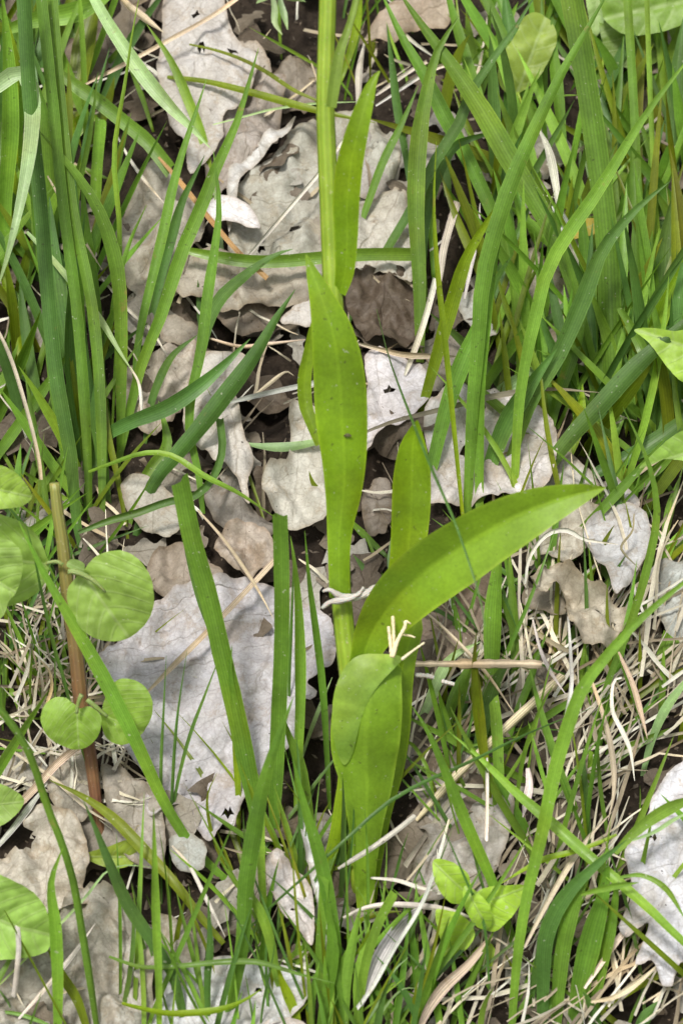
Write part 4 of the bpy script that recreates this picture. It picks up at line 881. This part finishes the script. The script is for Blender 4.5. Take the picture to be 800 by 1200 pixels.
tuft('blades and jointed stems rising through the straw at right', (690, 940), [
    ('M', 10, "690,895 700,840 715,790 735,740 748,700 760,655 769,605 764,560 750,520 729,477", dict(tilt=14, roll=.1)),
    ('P', 11, "752,910 765,862 785,822 822,776", dict(tilt=10)), ('O', 9, "688,872 720,842 760,806 825,772", dict(tilt=22)),
    ('M', 12, "660,938 700,905 740,875 795,850", dict(tilt=30)), ('B', 11, "682,945 686,912 690,880", dict(tilt=14, blunt=True)),
    ('B', 22, "768,818 775,785 786,745", dict(tilt=30, blunt=True)), ('B', 6, "692,880 705,830 716,790 724,750", dict(tilt=20)),
    ('B', 11, "752,740 768,690 785,640 815,605", dict(tilt=16)), ('M', 9, "740,730 765,712 790,690 815,672", dict(tilt=16)), ('B', 6, "676,830 682,780 687,740", dict(tilt=12)),
    ('M', 7, "760,680 775,640 788,590 800,545"), ('B', 8, "775,640 782,600 795,560"), ('M', 10, "735,760 750,720 775,690 800,670")])
G2 = 'grass tufts on the bank'
tuft('single wide upright blade right of the orchid with two finer ones crossing', (492, 402), [
    ('M', 21, "492,425 491,330 487,250 488,195 492,150 500,105 512,60 538,18", dict(tilt=24, roll=.1, twist=.2)),
    ('M', 10, "408,300 430,240 448,190 470,145 490,100", dict(tilt=24)), ('D', 10, "482,232 475,180 466,130 460,80 453,28", dict(tilt=24)),
    ('B', 9, "508,330 506,280 504,240 502,215", dict(tilt=24)), ('D', 14, "494,335 498,262 512,205 532,172 560,160 590,153", dict(tilt=20)),
    ('D', 13, "408,378 437,322 462,278 485,240 512,185 538,145 552,108 580,65 605,30 632,-15", dict(tilt=18)),
    ('Y', 10, "396,100 402,85 412,55 420,20 424,-14", dict(tilt=20)), ('M', 8, "500,390 498,350 494,310 485,270", dict(tilt=30))])
single('grass_shoot', 'broad green blade leaning left from the upper right tuft, lower of two parallel', 'grass blade', 'M', 18, "612,350 590,282 572,238 548,186 520,135 497,88 470,42 444,-14", tilt=26, roll=.1)
single('grass_shoot', 'broad green blade leaning left from the upper right tuft, wider and upper of two', 'grass blade', 'M', 25, "690,420 672,335 642,262 602,195 566,132 530,78 496,32 464,-14", tilt=24, roll=.1)
tuft('dense crossing tuft of tall blades filling the upper right', (600, 580), [
    ('M', 19, "546,630 553,480 560,400 566,325 586,250 606,195 630,142 655,90 685,38 718,-20", dict(tilt=14, roll=.1)),
    ('M', 26, "716,525 717,440 714,360 711,285 704,215 693,135 682,65 668,-14", dict(tilt=20, roll=.1, blunt=True)),
    ('B', 16, "600,615 607,480 617,415 627,370 640,318 664,275 690,238 715,200 742,155 772,112 815,58", dict(tilt=12, roll=.1)),
    ('M', 10, "750,340 747,240 742,120 734,-14", dict(tilt=24, blunt=True)), ('B', 6, "766,320 765,200 761,100 757,-14", dict(tilt=20, blunt=True)),
    ('D', 22, "596,612 660,522 700,478 746,428 800,380 840,345", dict(tilt=14, roll=.1)), ('D', 19, "668,572 712,547 750,528 790,500 832,462", dict(tilt=24)),
    ('M', 12, "634,668 664,638 700,602 750,548 780,512", dict(tilt=16)), ('D', 20, "585,575 622,470 652,420 682,352 706,292 745,245 785,212", dict(tilt=14, roll=.1)),
    ('M', 15, "562,640 561,500 563,430 570,370 579,310 592,245", dict(tilt=20)), ('Y', 7, "546,650 531,500 521,400 512,315 508,240 511,165", dict(tilt=14)),
    ('Y', 17, "487,505 500,458 514,408 528,360 545,305 565,268 588,232", dict(tilt=12, roll=.1)), ('M', 20, "494,600 520,490 540,430 560,385 580,330 602,296", dict(tilt=22)),
    ('D', 11, "590,418 620,392 650,370 692,325", dict(tilt=26)), ('P', 20, "572,474 600,452 630,438 656,424", dict(tilt=24, blunt=True)),
    ('D', 22, "555,600 588,505 616,458 652,408", dict(tilt=20)), ('Y', 20, "740,490 762,405 785,340 815,285", dict(tilt=20)),
    ('B', 10, "708,550 720,510 732,470 744,430", dict(tilt=24)), ('Y', 17, "648,572 664,530 678,490 682,450", dict(tilt=30)),
    ('O', 9, "576,440 596,380 620,330 638,300", dict(tilt=24)), ('B', 14, "668,320 650,290 620,262 596,240", dict(tilt=20)),
    ('D', 13, "560,420 575,350 600,290 625,230"), ('M', 15, "640,520 652,470 672,410 690,350"), ('D', 22, "780,470 775,380 776,300 790,220"),
    ('M', 18, "760,420 752,340 748,280 750,200"), ('D', 16, "800,480 792,420 795,350 805,280"), ('M', 16, "700,420 690,350 684,290 680,230"),
    ('D', 24, "590,160 600,100 598,50 590,-14", dict(tilt=34)), ('M', 20, "560,90 566,50 578,15 590,-14", dict(tilt=34)), ('M', 14, "660,190 655,130 650,80 645,20"),
    ('M', 8, "636,150 638,100 636,50 634,-14"), ('D', 20, "790,230 788,160 792,90 800,20"), ('B', 6, "714,300 730,240 740,200 748,180"),
    ('P', 3, "690,215 684,180 681,155 676,250", dict(tilt=24)), ('M', 20, "630,240 622,200 612,160 600,130"), ('D', 12, "700,130 730,95 760,60 780,40", dict(tilt=30)),
    ('D', 14, "740,300 770,260 800,235 830,210", dict(tilt=12)), ('P', 9, "729,300 750,280 776,262 810,240", dict(tilt=14)), ('M', 14, "725,360 745,395 760,425 775,460", dict(h=(3, 3, 2)))])
single('grass_shoot', 'thin straw-green stem lying across just right of the tall orchid leaf', 'grass blade', 'E', 7, "424,508 460,494 500,484 540,474 580,464 640,456 702,460", h=(1.8, 2.2, 2))
single('drooping_sprig', 'thin dark drooping stem crossing the arching orchid leaf', 'grass blade', 'D', 3.4, "568,735 562,700 548,655 530,605 506,550 480,485 456,420 441,362", h=(12.5, 12.8, 12.4, 9, 4))
tuft('small sprigs of fine grass between the orchid stem and middle leaf', (450, 740), [
    ('M', 8, "456,655 436,636 412,612 404,600", dict(tilt=34)), ('M', 4, "450,680 440,655 425,620", dict(tilt=34)), ('P', 9, "462,700 458,660 458,630", dict(tilt=24)), ('D', 8, "440,700 430,672 414,650", dict(tilt=34))])

# ------------------------------------------------------------------ dry straws one can tell apart
def straw(label, col, w, path, h, **kw): return single('dry_straw', label, 'straw', col, w, path, 'dry straws lying on the bank', h=h, cup=.8, **kw)
straw('long beige straw slanting from the upper left culms up to the top edge', 'S', 5, "98,100 150,73 200,46 250,18 292,-12", (1.5, 2.4, 2.4), blunt=True)
straw('pale straw running from the white-tipped blade down right to the cream oval leaf', 'W', 4, "138,160 152,186 170,212 194,240", (1.5, 1.8))
straw('straw crossing down left of the grey torn leaf', 'S', 4, "56,206 76,242 104,290 120,316", (3.5, 3.5))
straw('long thin straw arching down at the left edge', 'S', 4.5, "-10,372 12,418 32,482 45,535 48,562", (3, 3.5, 2), blunt=True)
straw('white straw bending down beside the warm grey leaf', 'W', 4.5, "120,326 150,362 178,388 200,424", (1.2, 1.6))
straw('white straw stub below the tip of the white-tipped thin blade', 'W', 4, "153,430 163,448 166,470 166,500", (2.4, 1.8))
straw('straight white straw over the large grey-brown leaf', 'W', 4.5, "290,300 316,270 345,236 374,202 402,164", (1.6, 2, 2.2), blunt=True)
straw('tan straw curving through the dark gap left of the tall orchid leaf', 'S', 5, "244,396 280,406 310,404 358,398", (1.2, 1.6))
straw('flat grey split straw touching the tall orchid leaf on its left', 'G', 6, "268,472 300,464 335,456 372,448", (1.6, 2), blunt=True)
straw('short tan hooked straw above the grey split straw', 'S', 4.5, "290,470 312,452 334,436 344,440", (1.4, 1.7))
straw('flat white straw standing against the rotten clod', 'W', 7, "474,440 486,408 498,372 510,326", (1, 2.4), blunt=True)
straw('broad white straw right of the wide upright blade', 'W', 9, "516,330 520,295 528,262 536,236", (1.4, 2.2), blunt=True)
straw('long cream straw crossing horizontally below the rotten clod', 'S', 7, "420,402 450,410 480,416 545,418", (1.4, 1.7))
straw('tall pale straw between fine stems right of the upright blade', 'W', 6, "544,350 552,310 560,270 562,238", (1.4, 2))
straw('upper of two parallel white straws behind the wide upright blade', 'W', 4.5, "440,112 462,96 482,82 500,72", (1.6, 1.8), blunt=True)
straw('lower of two parallel white straws behind the wide upright blade', 'W', 5, "440,124 470,104 494,88 520,76 548,74 574,80", (1.6, 1.8, 1.4))
straw('grey flat straw standing vertically right of the orchid bract tip', 'G', 8, "421,140 420,110 421,80 428,44", (1.2, 1.4))
straw('thick white straw behind the long bright diagonal blade', 'W', 10, "656,256 650,215 642,176 628,146", (2, 2.6))
straw('wide grey dry blade in shade under the upper right tuft', 'G', 18, "650,240 668,284 688,326 704,362", (1.5, 1.8), blunt=True)
straw('bent white straw looping over the brownish leaf half at right', 'W', 5.5, "614,684 620,652 640,626 664,621 685,632 724,638", (1.6, 2.6, 2.6))
straw('thin tan straw passing under the thick horizontal stalk', 'S', 4.5, "493,712 530,746 570,790 602,836", (2, 2.4))
straw('dark kinked stem lying on the silver-grey leaf', 'E', 3, "742,602 740,622 728,638 730,648 750,668", (2.6, 2.6))
straw('straw hanging beside the curled tan leaf', 'W', 5, "665,722 668,770 668,810 655,870 652,890", (2, 2.6, 1.6))
straw('wavy pale straw left of the curled tan leaf in the thatch', 'W', 4.5, "624,726 634,764 648,792 664,816", (2, 2.2))
straw('flat beige straw leaning down right in the thatch', 'S', 7, "724,764 740,800 750,835 758,866", (2.6, 2.4))
straw('white zigzag straw at the centre of the thatch', 'W', 5.5, "728,794 718,800 717,832 728,856 738,880 743,915", (2.6, 3, 2.6))
straw('long tan straw bending down through the thatch to the yellow-green blade', 'S', 7, "692,796 706,838 716,880 719,925 712,962", (2.6, 3, 2.4))
straw('broad straw bundle strand running diagonally up through the thatch', 'S', 10, "488,962 530,915 570,876 610,838 660,792", (1, 2.2, 2), blunt=True)
straw('white straw crossing the orchid foot towards the seedling leaf', 'W', 6, "396,1018 432,996 462,975 486,956", (3.4, 3), blunt=True)
straw('bleached curved straw sweeping from the orchid foot under the seedling', 'W', 7, "402,1076 428,1064 460,1060 505,1063 538,1070 566,1084", (2.4, 2.8, 2))
straw('short forked white straw above the bleached curved straw', 'W', 5, "434,1029 465,1032 490,1040 518,1046", (2.4, 2.4))
straw('very straight long white straw crossing the bleached curved straw', 'W', 4.5, "526,960 510,1020 492,1064 462,1112 438,1155 418,1182", (2.6, 3.6, 2), blunt=True)
straw('wide grey-white flattened straw at the bottom centre', 'G', 17, "492,1066 470,1084 448,1118 434,1150 424,1180", (1.6, 2.2, 1.4))
straw('broad beige straw running down from the seedling foot', 'S', 13, "575,1098 548,1130 516,1160 496,1192 486,1225", (1.2, 1.8))
straw('beige straw slanting up between seedling and wide-bladed bottom tuft', 'S', 7, "614,1110 634,1070 662,1020 690,980 718,950", (2.4, 3, 2))
straw('cream straw curving right of the wide-bladed bottom tuft', 'W', 7, "684,1158 710,1120 738,1082 756,1064", (1.6, 1.8))
straw('straw curving under the pointed lobes of the silver-white leaf', 'S', 7, "692,1174 720,1168 748,1150 768,1132", (1.6, 2))
straw('bent white stem standing on the left edge leaf near the bottom', 'W', 6, "-8,1058 8,1072 19,1084 22,1108 20,1140 17,1168", (3, 3.6, 3.2, 2), blunt=True)
straw('pinkish white straw lying across the lumpy bottom left leaf', 'W', 6, "22,1194 58,1152 84,1120 112,1082", (1.5, 1.9))
straw('white straw sloping right below the scrap under the largest pale leaf', 'W', 5, "202,991 222,1014 242,1054 264,1098", (2, 2.4))
straw('thin tan straw bending across centre below the slender arch', 'S', 4.5, "232,598 262,632 298,684 320,724", (1.8, 2.2))
straw('straight beige straw lying on the upper part of the largest pale leaf', 'S', 6.5, "172,812 212,772 252,732 292,690 322,658", (1.7, 2, 2), blunt=True)
straw('long beige straw pointing at the yellowing blade at left', 'S', 5, "-8,866 30,890 66,914 104,948 140,970", (1.4, 1.8))
straw('thickest bleached straw crossing low at the left edge', 'S', 9, "8,958 40,925 70,892 104,866", (1.4, 1.8), blunt=True)
straw('second bleached straw at the left edge, lower and parallel', 'G', 8, "-10,1000 14,972 40,938 56,918", (1.4, 1.8))
straw('yellow dry blade end in the top left corner', 'S', 9, "134,-14 150,6 168,20 192,38", (2.2, 2))
straw('thin curled pale tendril at left beside the heart-shaped leaf', 'S', 4, "48,774 58,786 61,806 54,832 58,848", (2, 2.2))
straw('vertical white stalk below the twisted straws in the thatch', 'W', 4, "570,888 570,920 570,950 569,985", (3, 3), blunt=True)
straw('white dead flower-like scale hanging in the thatch', 'W', 10, "618,900 620,920 616,940 612,958", (2.8, 2.6))
yl = sheet('yellow_leaf', "668,262 680,256 702,256 707,262 696,274 680,278 668,280", M_BROAD, (.48, .36, .05), h=2.2, mid=(668, 275, 706, 258), rag=.3, step=3.5, amp=.001)
tag(yl, 'small yellow leaf between green blades in the upper right', 'leaf')
